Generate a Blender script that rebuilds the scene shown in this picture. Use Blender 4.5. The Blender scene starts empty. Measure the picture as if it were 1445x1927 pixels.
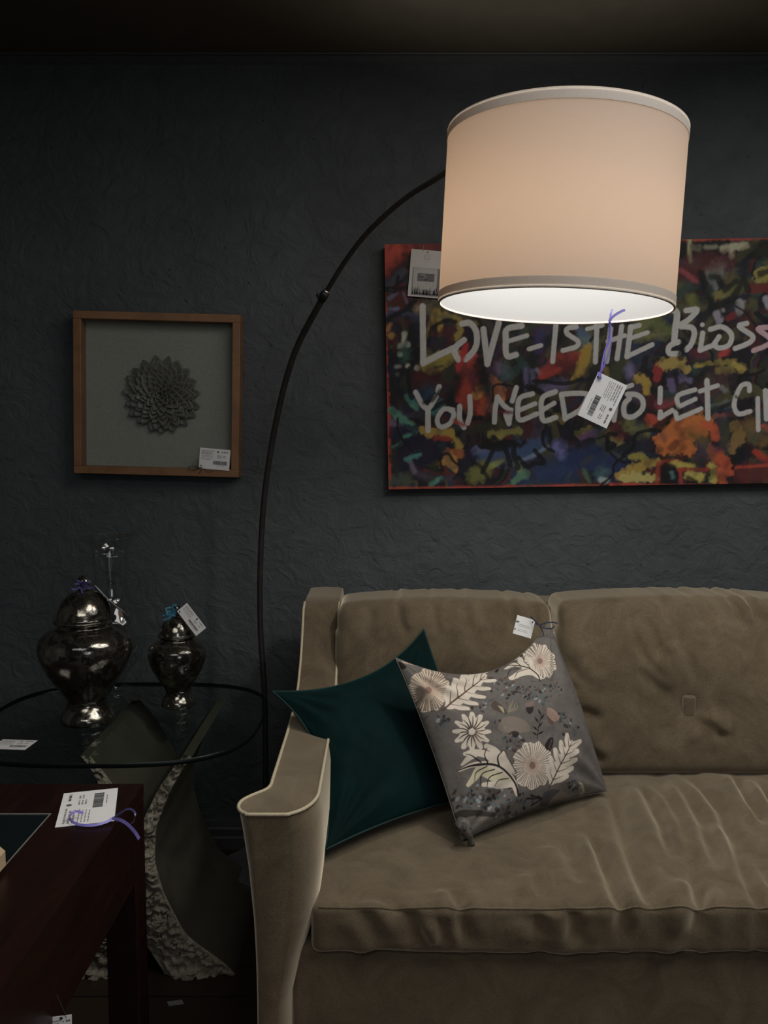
import bpy, bmesh, math, random
import numpy as np
from mathutils import Vector, Matrix

random.seed(7)
RNG = np.random.default_rng(11)
SC = bpy.context.scene
COL = SC.collection

# ------------------------------------------------------------------ camera
CAM_H = 1.30
FOCAL = 1600.0                       # pixels, for the 1445 x 1927 frame
PITCH = math.atan((963.5 - 820.0) / FOCAL)
CP, SP = math.cos(PITCH), math.sin(PITCH)
cam_d = bpy.data.cameras.new('camera')
cam_d.sensor_fit = 'VERTICAL'
cam_d.sensor_height = 36.0
cam_d.lens = FOCAL / 1927.0 * 36.0
cam_d.clip_start = 0.02
cam = bpy.data.objects.new('camera', cam_d)
COL.objects.link(cam)
cam.location = (0, 0, CAM_H)
cam.rotation_euler = (math.pi / 2 - PITCH, 0, 0)
SC.camera = cam

# ------------------------------------------------------------------ world, exposure, big lights
SC.view_settings.view_transform = 'Standard'
SC.view_settings.look = 'None'
SC.view_settings.gamma = 1.0
SC.view_settings.exposure = 0.0
SC.view_settings.use_curve_mapping = False
SC.cycles.use_denoising = True
SC.cycles.max_bounces = 10
SC.cycles.transparent_max_bounces = 16
SC.cycles.sample_clamp_indirect = 4.0
SC.cycles.caustics_reflective = False
SC.cycles.caustics_refractive = False
w = bpy.data.worlds.new('world')
SC.world = w
w.use_nodes = True
w.node_tree.nodes['Background'].inputs[0].default_value = (0.55, 0.7, 1.0, 1)
w.node_tree.nodes['Background'].inputs[1].default_value = 0.02


def area_light(name, loc, aim, sx, sy, power, color):
    d = bpy.data.lights.new(name, 'AREA')
    d.shape = 'RECTANGLE'
    d.size, d.size_y = sx, sy
    d.energy = power
    d.color = color
    o = bpy.data.objects.new(name, d)
    COL.objects.link(o)
    o.location = loc
    o.rotation_euler = (Vector(aim) - Vector(loc)).to_track_quat('-Z', 'Y').to_euler()
    return o


# daylight through the shop window behind the camera, and two added overhead fill lights without fixtures
area_light('window_daylight', (1.35, -2.86, 1.62), (1.35, 0, 1.5), 1.3, 1.4, 12.0, (0.86, 0.93, 1.0))
area_light('overhead_fill_light', (1.2, 1.0, 2.36), (1.2, 1.0, 0), 2.2, 1.1, 28.0, (1.0, 0.97, 0.92))
area_light('overhead_fill_light_rear', (-0.5, -0.7, 2.36), (-0.5, -0.7, 0), 1.6, 1.0, 15.0, (1.0, 0.97, 0.92))
BULB_POWER = 11.0

# ------------------------------------------------------------------ photo helpers (pixel + depth -> point)


def at(px, py, Y):
    u = (px - 722.5) / FOCAL
    v = (963.5 - py) / FOCAL
    t = Y / (CP + v * SP)
    return Vector((u * t, Y, CAM_H + t * (-SP + v * CP)))


def atz(px, py, Z):
    u = (px - 722.5) / FOCAL
    v = (963.5 - py) / FOCAL
    t = (Z - CAM_H) / (-SP + v * CP)
    return Vector((u * t, t * (CP + v * SP), Z))


# ------------------------------------------------------------------ materials


def lin(c):
    c = c / 255.0
    return c / 12.92 if c <= 0.04045 else ((c + 0.055) / 1.055) ** 2.4


def srgb(r, g, b, k=1.0):
    return tuple(min(0.9, lin(x) * k) for x in (r, g, b))


class Mat:
    def __init__(self, name):
        self.m = bpy.data.materials.new(name)
        self.m.use_nodes = True
        self.t = self.m.node_tree
        self.p = self.t.nodes['Principled BSDF']
        self.out = self.t.nodes['Material Output']

    def n(self, kind, **kw):
        nd = self.t.nodes.new(kind)
        for k, v in kw.items():
            setattr(nd, k, v)
        return nd

    def link(self, a, b):
        self.t.links.new(a, b)

    def coords(self, scale=(1, 1, 1)):
        tc = self.n('ShaderNodeTexCoord')
        mp = self.n('ShaderNodeMapping')
        mp.inputs['Scale'].default_value = scale
        self.link(tc.outputs['Object'], mp.inputs['Vector'])
        return mp.outputs['Vector']

    def noise(self, scale, detail=4, rough=0.55, vec=None, dist=0.0):
        nd = self.n('ShaderNodeTexNoise')
        nd.inputs['Scale'].default_value = scale
        nd.inputs['Detail'].default_value = detail
        nd.inputs['Roughness'].default_value = rough
        nd.inputs['Distortion'].default_value = dist
        self.link(vec if vec is not None else self.coords(), nd.inputs['Vector'])
        return nd.outputs['Fac']

    def ramp(self, fac, stops):
        r = self.n('ShaderNodeValToRGB')
        el = r.color_ramp.elements
        while len(el) < len(stops):
            el.new(0.5)
        for e, (pos, col) in zip(el, stops):
            e.position = pos
            e.color = (*col, 1) if len(col) == 3 else col
        self.link(fac, r.inputs['Fac'])
        return r.outputs['Color']

    def bump(self, height, strength=0.3, dist=0.01):
        b = self.n('ShaderNodeBump')
        b.inputs['Strength'].default_value = strength
        b.inputs['Distance'].default_value = dist
        self.link(height, b.inputs['Height'])
        self.link(b.outputs['Normal'], self.p.inputs['Normal'])
        return b

    def set(self, **kw):
        for k, v in kw.items():
            k = k.replace('_', ' ')
            if k in self.p.inputs:
                self.p.inputs[k].default_value = v if not (isinstance(v, tuple) and len(v) == 3) else (*v, 1)
        return self


def plain(name, col, rough=0.6, metallic=0.0, var=0.12, nscale=40, bump=0.0, spec=0.5):
    M = Mat(name)
    f = M.noise(nscale)
    a = tuple(c * (1 - var) for c in col)
    b = tuple(min(1, c * (1 + var)) for c in col)
    M.link(M.ramp(f, [(0.3, a), (0.7, b)]), M.p.inputs['Base Color'])
    M.set(Roughness=rough, Metallic=metallic)
    M.p.inputs['Specular IOR Level'].default_value = spec
    if bump:
        M.bump(M.noise(nscale * 4, 3), bump, 0.002)
    return M.m


def mat_wall():
    M = Mat('slate_plaster')
    v = M.coords()
    f = M.noise(3.0, 6, 0.6, v)
    M.link(M.ramp(f, [(0.3, (0.076, 0.084, 0.090)), (0.7, (0.099, 0.109, 0.116))]), M.p.inputs['Base Color'])
    M.set(Roughness=0.72)
    M.p.inputs['Specular IOR Level'].default_value = 0.25
    n1 = M.noise(16, 9, 0.62, v, 1.2)
    rid = M.n('ShaderNodeTexNoise')
    rid.noise_type = 'RIDGED_MULTIFRACTAL'
    rid.inputs['Scale'].default_value = 7.0
    rid.inputs['Detail'].default_value = 5
    rid.inputs['Distortion'].default_value = 0.8
    M.link(v, rid.inputs['Vector'])
    rr = M.ramp(rid.outputs['Fac'], [(0.62, (0, 0, 0)), (0.95, (1, 1, 1))])
    spot = M.noise(60, 2, 0.5, v)
    sr = M.ramp(spot, [(0.70, (0, 0, 0)), (0.78, (1, 1, 1))])
    add = M.n('ShaderNodeMath', operation='ADD')
    M.link(n1, add.inputs[0])
    M.link(rr, add.inputs[1])
    add2 = M.n('ShaderNodeMath', operation='MULTIPLY_ADD')
    M.link(sr, add2.inputs[0])
    add2.inputs[1].default_value = 0.35
    M.link(add.outputs[0], add2.inputs[2])
    M.bump(add2.outputs[0], 0.9, 0.014)
    return M.m


def mat_velvet():
    M = Mat('taupe_velvet')
    v = M.coords()
    f = M.noise(11, 6, 0.7, v, 0.8)
    fine = M.noise(420, 2, 0.5, v)
    c1 = M.ramp(f, [(0.25, (0.080, 0.060, 0.037)), (0.75, (0.172, 0.134, 0.087))])
    c2 = M.ramp(fine, [(0.25, (0.72, 0.72, 0.72)), (0.75, (1.15, 1.15, 1.15))])
    mx = M.n('ShaderNodeMix', data_type='RGBA', blend_type='MULTIPLY')
    mx.inputs['Factor'].default_value = 1.0
    M.link(c1, mx.inputs[6])
    M.link(c2, mx.inputs[7])
    M.link(mx.outputs[2], M.p.inputs['Base Color'])
    M.set(Roughness=0.85)
    M.p.inputs['Specular IOR Level'].default_value = 0.1
    M.p.inputs['Sheen Weight'].default_value = 1.0
    M.p.inputs['Sheen Roughness'].default_value = 0.42
    M.p.inputs['Sheen Tint'].default_value = (0.95, 0.83, 0.64, 1)
    M.bump(fine, 0.25, 0.001)
    return M.m


def mat_attr(name, rough=0.7, fine=500, bump=0.15, spec=0.3):
    M = Mat(name)
    a = M.n('ShaderNodeAttribute')
    a.attribute_name = 'paint'
    M.link(a.outputs['Color'], M.p.inputs['Base Color'])
    M.set(Roughness=rough)
    M.p.inputs['Specular IOR Level'].default_value = spec
    M.bump(M.noise(fine, 2), bump, 0.0008)
    return M.m


def mat_glass(name, tint=(0.85, 0.93, 0.9), ior=1.45, rough=0.0, gain=1.0):
    # thin clear glass: see-through with mirror reflections by Fresnel
    M = Mat(name)
    M.t.nodes.remove(M.p)
    tr = M.n('ShaderNodeBsdfTransparent')
    tr.inputs[0].default_value = (*tint, 1)
    gl = M.n('ShaderNodeBsdfGlossy')
    gl.inputs['Roughness'].default_value = rough
    gl.inputs['Color'].default_value = (0.95 * gain, 0.95 * gain, 0.95 * gain, 1)
    fr = M.n('ShaderNodeFresnel')
    fr.inputs['IOR'].default_value = ior
    geo = M.n('ShaderNodeNewGeometry')
    mp = M.n('ShaderNodeMix', data_type='FLOAT')
    M.link(geo.outputs['Backfacing'], mp.inputs['Factor'])
    M.link(fr.outputs[0], mp.inputs[2])
    mp.inputs[3].default_value = 0.04
    mx = M.n('ShaderNodeMixShader')
    M.link(mp.outputs[0], mx.inputs[0])
    M.link(tr.outputs[0], mx.inputs[1])
    M.link(gl.outputs[0], mx.inputs[2])
    M.link(mx.outputs[0], M.out.inputs[0])
    return M.m


def mat_mercury():
    M = Mat('mercury_glass')
    v = M.coords()
    f = M.noise(24, 10, 0.75, v, 0.6)
    g = M.noise(11, 4, 0.6, v, 1.5)
    mul = M.n('ShaderNodeMath', operation='MULTIPLY_ADD')
    M.link(g, mul.inputs[0])
    mul.inputs[1].default_value = 0.6
    M.link(f, mul.inputs[2])
    fac = mul.outputs[0]
    M.link(M.ramp(fac, [(0.765, (0.016, 0.015, 0.012)), (0.80, (0.20, 0.185, 0.15)), (1.0, (0.52, 0.49, 0.42))]), M.p.inputs['Base Color'])
    M.link(M.ramp(fac, [(0.76, (0.25, 0.25, 0.25)), (0.81, (0.95, 0.95, 0.95))]), M.p.inputs['Metallic'])
    M.link(M.ramp(f, [(0.3, (0.06, 0.06, 0.06)), (0.75, (0.22, 0.22, 0.22))]), M.p.inputs['Roughness'])
    M.p.inputs['Coat Weight'].default_value = 0.6
    M.p.inputs['Coat Roughness'].default_value = 0.02
    M.bump(M.noise(55, 4, 0.6, v), 0.16, 0.004)
    return M.m


def mat_shade(name, refl, trans, inside=None, fine=900):
    M = Mat(name)
    M.t.nodes.remove(M.p)
    v = M.coords((1, 1, 6))
    f = M.noise(fine * 0.25, 3, 0.6, v)
    d = M.n('ShaderNodeBsdfDiffuse')
    tl = M.n('ShaderNodeBsdfTranslucent')
    rc = M.ramp(f, [(0.25, tuple(c * 0.95 for c in refl)), (0.75, refl)])
    if inside:                                   # the lining inside the shade has its own colour
        geo = M.n('ShaderNodeNewGeometry')
        mx = M.n('ShaderNodeMix', data_type='RGBA')
        M.link(geo.outputs['Backfacing'], mx.inputs['Factor'])
        M.link(rc, mx.inputs[6])
        mx.inputs[7].default_value = (*inside, 1)
        rc = mx.outputs[2]
    M.link(rc, d.inputs[0])
    M.link(M.ramp(f, [(0.25, tuple(c * 0.93 for c in trans)), (0.75, trans)]), tl.inputs[0])
    ad = M.n('ShaderNodeAddShader')
    M.link(d.outputs[0], ad.inputs[0])
    M.link(tl.outputs[0], ad.inputs[1])
    M.link(ad.outputs[0], M.out.inputs[0])
    return M.m


def mat_emit(name, col, strength):
    M = Mat(name)
    M.t.nodes.remove(M.p)
    e = M.n('ShaderNodeEmission')
    e.inputs[0].default_value = (*col, 1)
    e.inputs[1].default_value = strength
    M.link(e.outputs[0], M.out.inputs[0])
    return M.m


def mat_wood(name, dark, light, scale=(1.2, 14, 14), rough=0.3, spec=0.4):
    M = Mat(name)
    v = M.coords(scale)
    f = M.noise(4, 6, 0.6, v, 0.8)
    M.link(M.ramp(f, [(0.3, dark), (0.7, light)]), M.p.inputs['Base Color'])
    M.set(Roughness=rough)
    M.p.inputs['Specular IOR Level'].default_value = spec
    M.bump(f, 0.08, 0.002)
    return M.m


def mat_stone(name, a, b, bump, scale=30):
    M = Mat(name)
    v = M.coords()
    f = M.noise(scale, 8, 0.7, v, 0.4)
    M.link(M.ramp(f, [(0.3, a), (0.7, b)]), M.p.inputs['Base Color'])
    M.set(Roughness=0.85)
    M.p.inputs['Specular IOR Level'].default_value = 0.2
    M.bump(M.noise(scale * 2.5, 8, 0.7, v), bump, 0.006)
    return M.m


def mat_floor():
    M = Mat('dark_floorboards')
    v = M.coords((1, 1, 1))
    b = M.n('ShaderNodeTexBrick')
    b.inputs['Color1'].default_value = (0.030, 0.018, 0.012, 1)
    b.inputs['Color2'].default_value = (0.042, 0.024, 0.016, 1)
    b.inputs['Mortar'].default_value = (0.006, 0.005, 0.004, 1)
    b.inputs['Scale'].default_value = 1.0
    b.inputs['Brick Width'].default_value = 1.1
    b.inputs['Row Height'].default_value = 0.11
    b.inputs['Mortar Size'].default_value = 0.003
    M.link(v, b.inputs['Vector'])
    M.link(b.outputs['Color'], M.p.inputs['Base Color'])
    M.set(Roughness=0.45)
    return M.m


m_wall = mat_wall()
m_ceil = plain('brown_ceiling_paint', (0.098, 0.086, 0.062), 0.8, var=0.08, nscale=12)
m_trim = plain('slate_trim_paint', (0.06, 0.064, 0.066), 0.5, var=0.08)
m_plain_wall = plain('grey_shop_wall', (0.16, 0.16, 0.16), 0.8)
m_floor = mat_floor()
m_velvet = mat_velvet()
m_piping = plain('beige_piping_cord', (0.50, 0.43, 0.30), 0.8, bump=0.2, nscale=200)
m_button = m_velvet
m_shade = mat_shade('shade_linen', (0.20, 0.19, 0.18), (0.087, 0.058, 0.039), (0.165, 0.168, 0.172))
m_band = mat_shade('shade_trim_tape', (0.32, 0.312, 0.30), (0.42, 0.39, 0.35))
m_rim = mat_shade('shade_rolled_rim', (0.62, 0.50, 0.40), (0.02, 0.015, 0.01))
m_black_metal = plain('black_metal', (0.045, 0.043, 0.040), 0.42, 0.5, var=0.2, spec=0.5)
m_steel = plain('brushed_steel', (0.45, 0.44, 0.42), 0.3, 0.9)
m_marble = plain('grey_marble', (0.10, 0.105, 0.11), 0.35, var=0.3, nscale=9)
m_card = plain('white_card', (0.86, 0.855, 0.85), 0.7, var=0.03)
m_ink = plain('black_ink', (0.03, 0.03, 0.035), 0.6, var=0.05)
m_grey_ink = plain('grey_ink', (0.30, 0.29, 0.29), 0.7, var=0.05)
m_mid_ink = plain('mid_grey_ink', (0.14, 0.13, 0.13), 0.7, var=0.1)
m_purple = plain('purple_ribbon', (0.24, 0.21, 0.62), 0.35, var=0.2, spec=0.6)
m_navy = plain('navy_ribbon', (0.028, 0.026, 0.07), 0.4, var=0.2)
m_teal_rib = plain('teal_ribbon', (0.05, 0.22, 0.33), 0.3, var=0.25, spec=0.7)
m_black_string = plain('black_string', (0.01, 0.01, 0.012), 0.7)
m_glass_clear = mat_glass('clear_glass', (0.96, 0.97, 0.97), 1.75)
m_glass_table = mat_glass('green_plate_glass', (0.88, 0.915, 0.90))
m_glass_frame = mat_glass('frame_glass', (0.95, 0.96, 0.95), 1.4)
m_mercury = mat_mercury()
m_oak = mat_wood('oak_frame', (0.20, 0.10, 0.045), (0.29, 0.155, 0.075), (3, 3, 3), 0.5)
m_linen = plain('grey_linen_backing', (0.36, 0.365, 0.33), 0.9, var=0.12, nscale=260, bump=0.2)
m_flower = plain('dark_ceramic', (0.17, 0.165, 0.145), 0.38, var=0.15, spec=0.45)
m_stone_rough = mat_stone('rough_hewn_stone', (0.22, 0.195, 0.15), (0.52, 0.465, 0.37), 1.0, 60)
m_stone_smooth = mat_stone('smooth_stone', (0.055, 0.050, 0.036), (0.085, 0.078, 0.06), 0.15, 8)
m_mahogany = mat_wood('mahogany', (0.010, 0.0035, 0.0025), (0.020, 0.007, 0.005), (8, 1.2, 8), 0.35, 0.3)
m_inset = plain('dark_inset_glass', (0.006, 0.010, 0.011), 0.18, var=0.1, spec=0.35)
m_inset_edge = plain('glass_bevel_line', (0.22, 0.22, 0.20), 0.3)
m_tan = plain('tan_wood', (0.50, 0.37, 0.23), 0.6, var=0.08)
m_pcanvas = mat_attr('acrylic_on_canvas', 0.62, 700, 0.25, 0.25)
m_pillow = mat_attr('embroidered_cotton', 0.9, 900, 0.2, 0.15)
m_teal = None


def mat_teal():
    M = Mat('teal_velvet')
    v = M.coords()
    f = M.noise(9, 5, 0.6, v)
    M.link(M.ramp(f, [(0.3, (0.0007, 0.008, 0.0078)), (0.7, (0.0012, 0.014, 0.0135))]), M.p.inputs['Base Color'])
    M.set(Roughness=0.8)
    M.p.inputs['Specular IOR Level'].default_value = 0.1
    M.p.inputs['Sheen Weight'].default_value = 0.09
    M.p.inputs['Sheen Tint'].default_value = (0.1, 0.6, 0.58, 1)
    M.bump(M.noise(500, 2, 0.5, v), 0.2, 0.001)
    return M.m


m_teal = mat_teal()
m_teal_seam = plain('teal_seam_thread', (0.004, 0.028, 0.026), 0.8)
m_seam_light = plain('pale_seam_cord', (0.36, 0.33, 0.29), 0.8, nscale=300, var=0.3)

# ------------------------------------------------------------------ mesh building


class MB:
    def __init__(self):
        self.v, self.f, self.mi = [], [], []

    def add(self, verts, faces, mi=0):
        o = len(self.v)
        self.v += [tuple(p) for p in verts]
        self.f += [tuple(i + o for i in fc) for fc in faces]
        self.mi += [mi] * len(faces)
        return self

    def box(self, lo, hi, mi=0):
        x0, y0, z0 = lo
        x1, y1, z1 = hi
        return self.add([(x0, y0, z0), (x1, y0, z0), (x1, y1, z0), (x0, y1, z0), (x0, y0, z1), (x1, y0, z1), (x1, y1, z1), (x0, y1, z1)],
                        [(0, 3, 2, 1), (4, 5, 6, 7), (0, 1, 5, 4), (1, 2, 6, 5), (2, 3, 7, 6), (3, 0, 4, 7)], mi)

    def quad(self, a, b, c, d, mi=0):
        return self.add([a, b, c, d], [(0, 1, 2, 3)], mi)

    def tube(self, pts, r, n=10, mi=0, caps=True):
        pts = [Vector(p) for p in pts]
        rs = r if isinstance(r, (list, tuple)) else [r] * len(pts)
        t0 = (pts[1] - pts[0]).normalized()
        up = Vector((0, 0, 1)) if abs(t0.z) < 0.9 else Vector((1, 0, 0))
        nrm = (up - t0 * up.dot(t0)).normalized()
        vs, fs = [], []
        for i, p in enumerate(pts):
            a = pts[max(0, i - 1)]
            b = pts[min(len(pts) - 1, i + 1)]
            t = (b - a).normalized() if (b - a).length > 1e-9 else t0
            nrm = nrm - t * nrm.dot(t)
            nrm = nrm.normalized() if nrm.length > 1e-6 else t.orthogonal().normalized()
            bn = t.cross(nrm)
            for k in range(n):
                an = 2 * math.pi * k / n
                vs.append(p + (nrm * math.cos(an) + bn * math.sin(an)) * rs[i])
        for i in range(len(pts) - 1):
            for k in range(n):
                k2 = (k + 1) % n
                fs.append((i * n + k, i * n + k2, (i + 1) * n + k2, (i + 1) * n + k))
        if caps:
            fs.append(tuple(reversed(range(n))))
            fs.append(tuple(range((len(pts) - 1) * n, len(pts) * n)))
        return self.add(vs, fs, mi)

    def lathe(self, prof, n=48, c=(0, 0, 0), mi=0):
        vs, fs = [], []
        m = len(prof)
        for r, z in prof:
            for k in range(n):
                a = 2 * math.pi * k / n
                vs.append((c[0] + r * math.cos(a), c[1] + r * math.sin(a), c[2] + z))
        for i in range(m - 1):
            for k in range(n):
                k2 = (k + 1) % n
                fs.append((i * n + k, i * n + k2, (i + 1) * n + k2, (i + 1) * n + k))
        return self.add(vs, fs, mi)

    def strip(self, pts, width, side, thick=0.0006, mi=0):
        """flat ribbon along pts; side = direction(s) of its width"""
        pts = [Vector(p) for p in pts]
        vs, fs = [], []
        for i, p in enumerate(pts):
            s = Vector(side[i] if isinstance(side, list) else side)
            t = (pts[min(len(pts) - 1, i + 1)] - pts[max(0, i - 1)]).normalized()
            s = (s - t * s.dot(t)).normalized()
            nn = t.cross(s)
            wd = (width[i] if isinstance(width, list) else width) / 2
            vs += [p - s * wd - nn * thick / 2, p + s * wd - nn * thick / 2, p + s * wd + nn * thick / 2, p - s * wd + nn * thick / 2]
        for i in range(len(pts) - 1):
            for k in range(4):
                k2 = (k + 1) % 4
                fs.append((i * 4 + k, i * 4 + k2, i * 4 + 4 + k2, i * 4 + 4 + k))
        fs.append((3, 2, 1, 0))
        e = (len(pts) - 1) * 4
        fs.append((e, e + 1, e + 2, e + 3))
        return self.add(vs, fs, mi)

    def build(self, name, mats, parent=None, smooth=False, local=None):
        me = bpy.data.meshes.new(name)
        vs = self.v
        if local is not None:
            inv = local.inverted()
            vs = [tuple(inv @ Vector(p)) for p in vs]
        me.from_pydata(vs, [], self.f)
        for m in (mats if isinstance(mats, (list, tuple)) else [mats]):
            me.materials.append(m)
        me.polygons.foreach_set('material_index', self.mi)
        if smooth:
            me.polygons.foreach_set('use_smooth', [True] * len(self.f))
        bm = bmesh.new()
        bm.from_mesh(me)
        bmesh.ops.recalc_face_normals(bm, faces=bm.faces)
        bm.to_mesh(me)
        bm.free()
        o = bpy.data.objects.new(name, me)
        COL.objects.link(o)
        if parent is not None:
            o.parent = parent
        return o


def smooth_by_angle(o, deg=40):
    me = o.data
    me.polygons.foreach_set('use_smooth', [True] * len(me.polygons))
    try:
        me.set_sharp_from_angle(angle=math.radians(deg))
    except Exception:
        pass
    return o


def bevel(o, width, seg=2):
    b = o.modifiers.new('bevel', 'BEVEL')
    b.width = width
    b.segments = seg
    b.limit_method = 'ANGLE'
    b.angle_limit = math.radians(35)
    return smooth_by_angle(o, 40)


def tag(o, label=None, cat=None, group=None, kind=None):
    if label:
        o['label'] = label
    if cat:
        o['category'] = cat
    if group:
        o['group'] = group
    if kind:
        o['kind'] = kind
    return o


def empty(name, loc, rot=(0, 0, 0)):
    e = bpy.data.objects.new(name, None)
    e.empty_display_size = 0.05
    COL.objects.link(e)
    e.location = loc
    e.rotation_euler = rot
    return e


def root_at(name, loc, rot=(0, 0, 0)):
    e = empty(name, loc, rot)
    mat = Matrix.Translation(Vector(loc)) @ e.rotation_euler.to_matrix().to_4x4()
    return e, mat


def smooth_path(pts, per=8):
    """Catmull-Rom through points"""
    P = [Vector(p) for p in pts]
    P = [P[0] * 2 - P[1]] + P + [P[-1] * 2 - P[-2]]
    out = []
    for i in range(1, len(P) - 2):
        for k in range(per):
            t = k / per
            a, b, c, d = P[i - 1], P[i], P[i + 1], P[i + 2]
            out.append(0.5 * ((2 * b) + (c - a) * t + (2 * a - 5 * b + 4 * c - d) * t * t + (3 * b - a - 3 * c + d) * t ** 3))
    out.append(P[-2].copy())
    return out


# value noise on arrays
def vnoise(x, y, scale, seed=0):
    rng = np.random.default_rng(seed)
    L = rng.random((128, 128))
    fx, fy = x * scale, y * scale
    ix, iy = np.floor(fx).astype(int), np.floor(fy).astype(int)
    tx, ty = fx - ix, fy - iy
    tx = tx * tx * (3 - 2 * tx)
    ty = ty * ty * (3 - 2 * ty)
    a = L[iy % 128, ix % 128]
    b = L[iy % 128, (ix + 1) % 128]
    c = L[(iy + 1) % 128, ix % 128]
    d = L[(iy + 1) % 128, (ix + 1) % 128]
    return (a * (1 - tx) + b * tx) * (1 - ty) + (c * (1 - tx) + d * tx) * ty


def fbm(x, y, scale, seed=0, octs=4):
    s = 0
    a = 0.5
    for o in range(octs):
        s = s + a * vnoise(x, y, scale * 2 ** o, seed + o)
        a *= 0.5
    return s / (1 - 0.5 ** octs)


def seg_dist(x, y, pts):
    """distance to a polyline, signed side, parameter 0..1"""
    best = np.full(np.shape(x), 1e9)
    sgn = np.zeros(np.shape(x))
    par = np.zeros(np.shape(x))
    lens = [math.dist(pts[i], pts[i + 1]) for i in range(len(pts) - 1)]
    tot = sum(lens) or 1e-9
    acc = 0
    for i in range(len(pts) - 1):
        ax, ay = pts[i]
        bx, by = pts[i + 1]
        dx, dy = bx - ax, by - ay
        L2 = dx * dx + dy * dy or 1e-12
        t = np.clip(((x - ax) * dx + (y - ay) * dy) / L2, 0, 1)
        ex, ey = x - ax - t * dx, y - ay - t * dy
        d = np.sqrt(ex * ex + ey * ey)
        m = d < best
        best = np.where(m, d, best)
        sgn = np.where(m, np.sign(dx * ey - dy * ex), sgn)
        par = np.where(m, (acc + t * lens[i]) / tot, par)
        acc += lens[i]
    return best, sgn, par


def creases(x, y, lines, depth, width):
    h = np.zeros(np.shape(x))
    for k, pts in enumerate(lines):
        d, s, t = seg_dist(x, y, pts)
        fade = np.clip(np.minimum(t, 1 - t) * 6, 0, 1)
        w_ = width * (0.8 + 0.5 * ((k * 37) % 10) / 10)
        a = depth * (0.7 + 0.6 * ((k * 53) % 10) / 10)
        sd = d * s
        h += fade * a * (-np.exp(-(sd / w_) ** 2) + 0.75 * np.exp(-((sd - 2.0 * w_) / (1.5 * w_)) ** 2) + 0.35 * np.exp(-((sd + 2.0 * w_) / (1.6 * w_)) ** 2))
    return h


def np_object(name, co, quads, mats, parent=None, colors=None, smooth=True, mi=None):
    co = np.asarray(co, dtype=np.float32)
    quads = np.asarray(quads, dtype=np.int32)
    me = bpy.data.meshes.new(name)
    me.vertices.add(len(co))
    me.vertices.foreach_set('co', co.ravel())
    me.loops.add(quads.size)
    me.loops.foreach_set('vertex_index', quads.ravel())
    me.polygons.add(len(quads))
    me.polygons.foreach_set('loop_start', np.arange(0, quads.size, 4, dtype=np.int32))
    try:
        me.polygons.foreach_set('loop_total', np.full(len(quads), 4, dtype=np.int32))
    except Exception:
        pass
    for m in (mats if isinstance(mats, (list, tuple)) else [mats]):
        me.materials.append(m)
    if mi is not None:
        me.polygons.foreach_set('material_index', np.asarray(mi, dtype=np.int32))
    me.update(calc_edges=True)
    me.validate()
    me.polygons.foreach_set('use_smooth', np.full(len(me.polygons), smooth, dtype=bool))
    if colors is not None:
        at_ = me.color_attributes.new('paint', 'FLOAT_COLOR', 'POINT')
        c4 = np.ones((len(co), 4), dtype=np.float32)
        c4[:, :3] = colors
        at_.data.foreach_set('color', c4.ravel())
    o = bpy.data.objects.new(name, me)
    COL.objects.link(o)
    if parent is not None:
        o.parent = parent
    return o


def grid_quads(nr, nc, off=0, flip=False):
    i = np.arange(nr - 1)[:, None] * nc + np.arange(nc - 1)[None, :]
    q = np.stack([i, i + 1, i + nc + 1, i + nc], -1).reshape(-1, 4) + off
    return q[:, ::-1] if flip else q


def rounded_box(size, r, cell):
    """gridded box with rounded edges centred on the origin -> (points, normals, quads)"""
    hx, hy, hz = (s / 2 for s in size)
    n = [max(3, int(round(s / cell))) for s in size]

    def axis(h, k):
        a = np.linspace(-h, h, k + 1)
        # make sure the rounded zone has a few rows
        e = np.linspace(0, r * 1.2, 5)
        a = np.concatenate([-h + e, a[(a > -h + r * 1.3) & (a < h - r * 1.3)], (h - e)[::-1]])
        return a
    ax = [axis(h, k) for h, k in zip((hx, hy, hz), n)]
    pts, quads, off = [], [], 0
    for d in range(3):
        u, v = [(1, 2), (2, 0), (0, 1)][d]
        for s in (-1, 1):
            U, V = np.meshgrid(ax[u], ax[v], indexing='ij')
            P = np.zeros(U.shape + (3,))
            P[..., u], P[..., v] = U, V
            P[..., d] = s * (hx, hy, hz)[d]
            pts.append(P.reshape(-1, 3))
            quads.append(grid_quads(U.shape[0], U.shape[1], off, s < 0))
            off += U.size
    P = np.concatenate(pts)
    Q = np.concatenate(quads)
    key = np.round(P * 1e5).astype(np.int64)
    _, idx, inv = np.unique(key, axis=0, return_index=True, return_inverse=True)
    P = P[idx]
    Q = inv.ravel()[Q]
    inner = np.array([hx - r, hy - r, hz - r])
    c = np.clip(P, -inner, inner)
    nrm = P - c
    L = np.linalg.norm(nrm, axis=1, keepdims=True)
    nrm = nrm / np.maximum(L, 1e-9)
    return c + nrm * r, nrm, Q


# ------------------------------------------------------------------ the setting
WALL_Y = 2.60
CEIL_Z = at(722, 101, WALL_Y).z
XL, XR, YF = -2.1, 3.3, -2.9


def structure(name, mb, m):
    o = mb.build(name, m)
    o['kind'] = 'structure'
    return o


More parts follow.
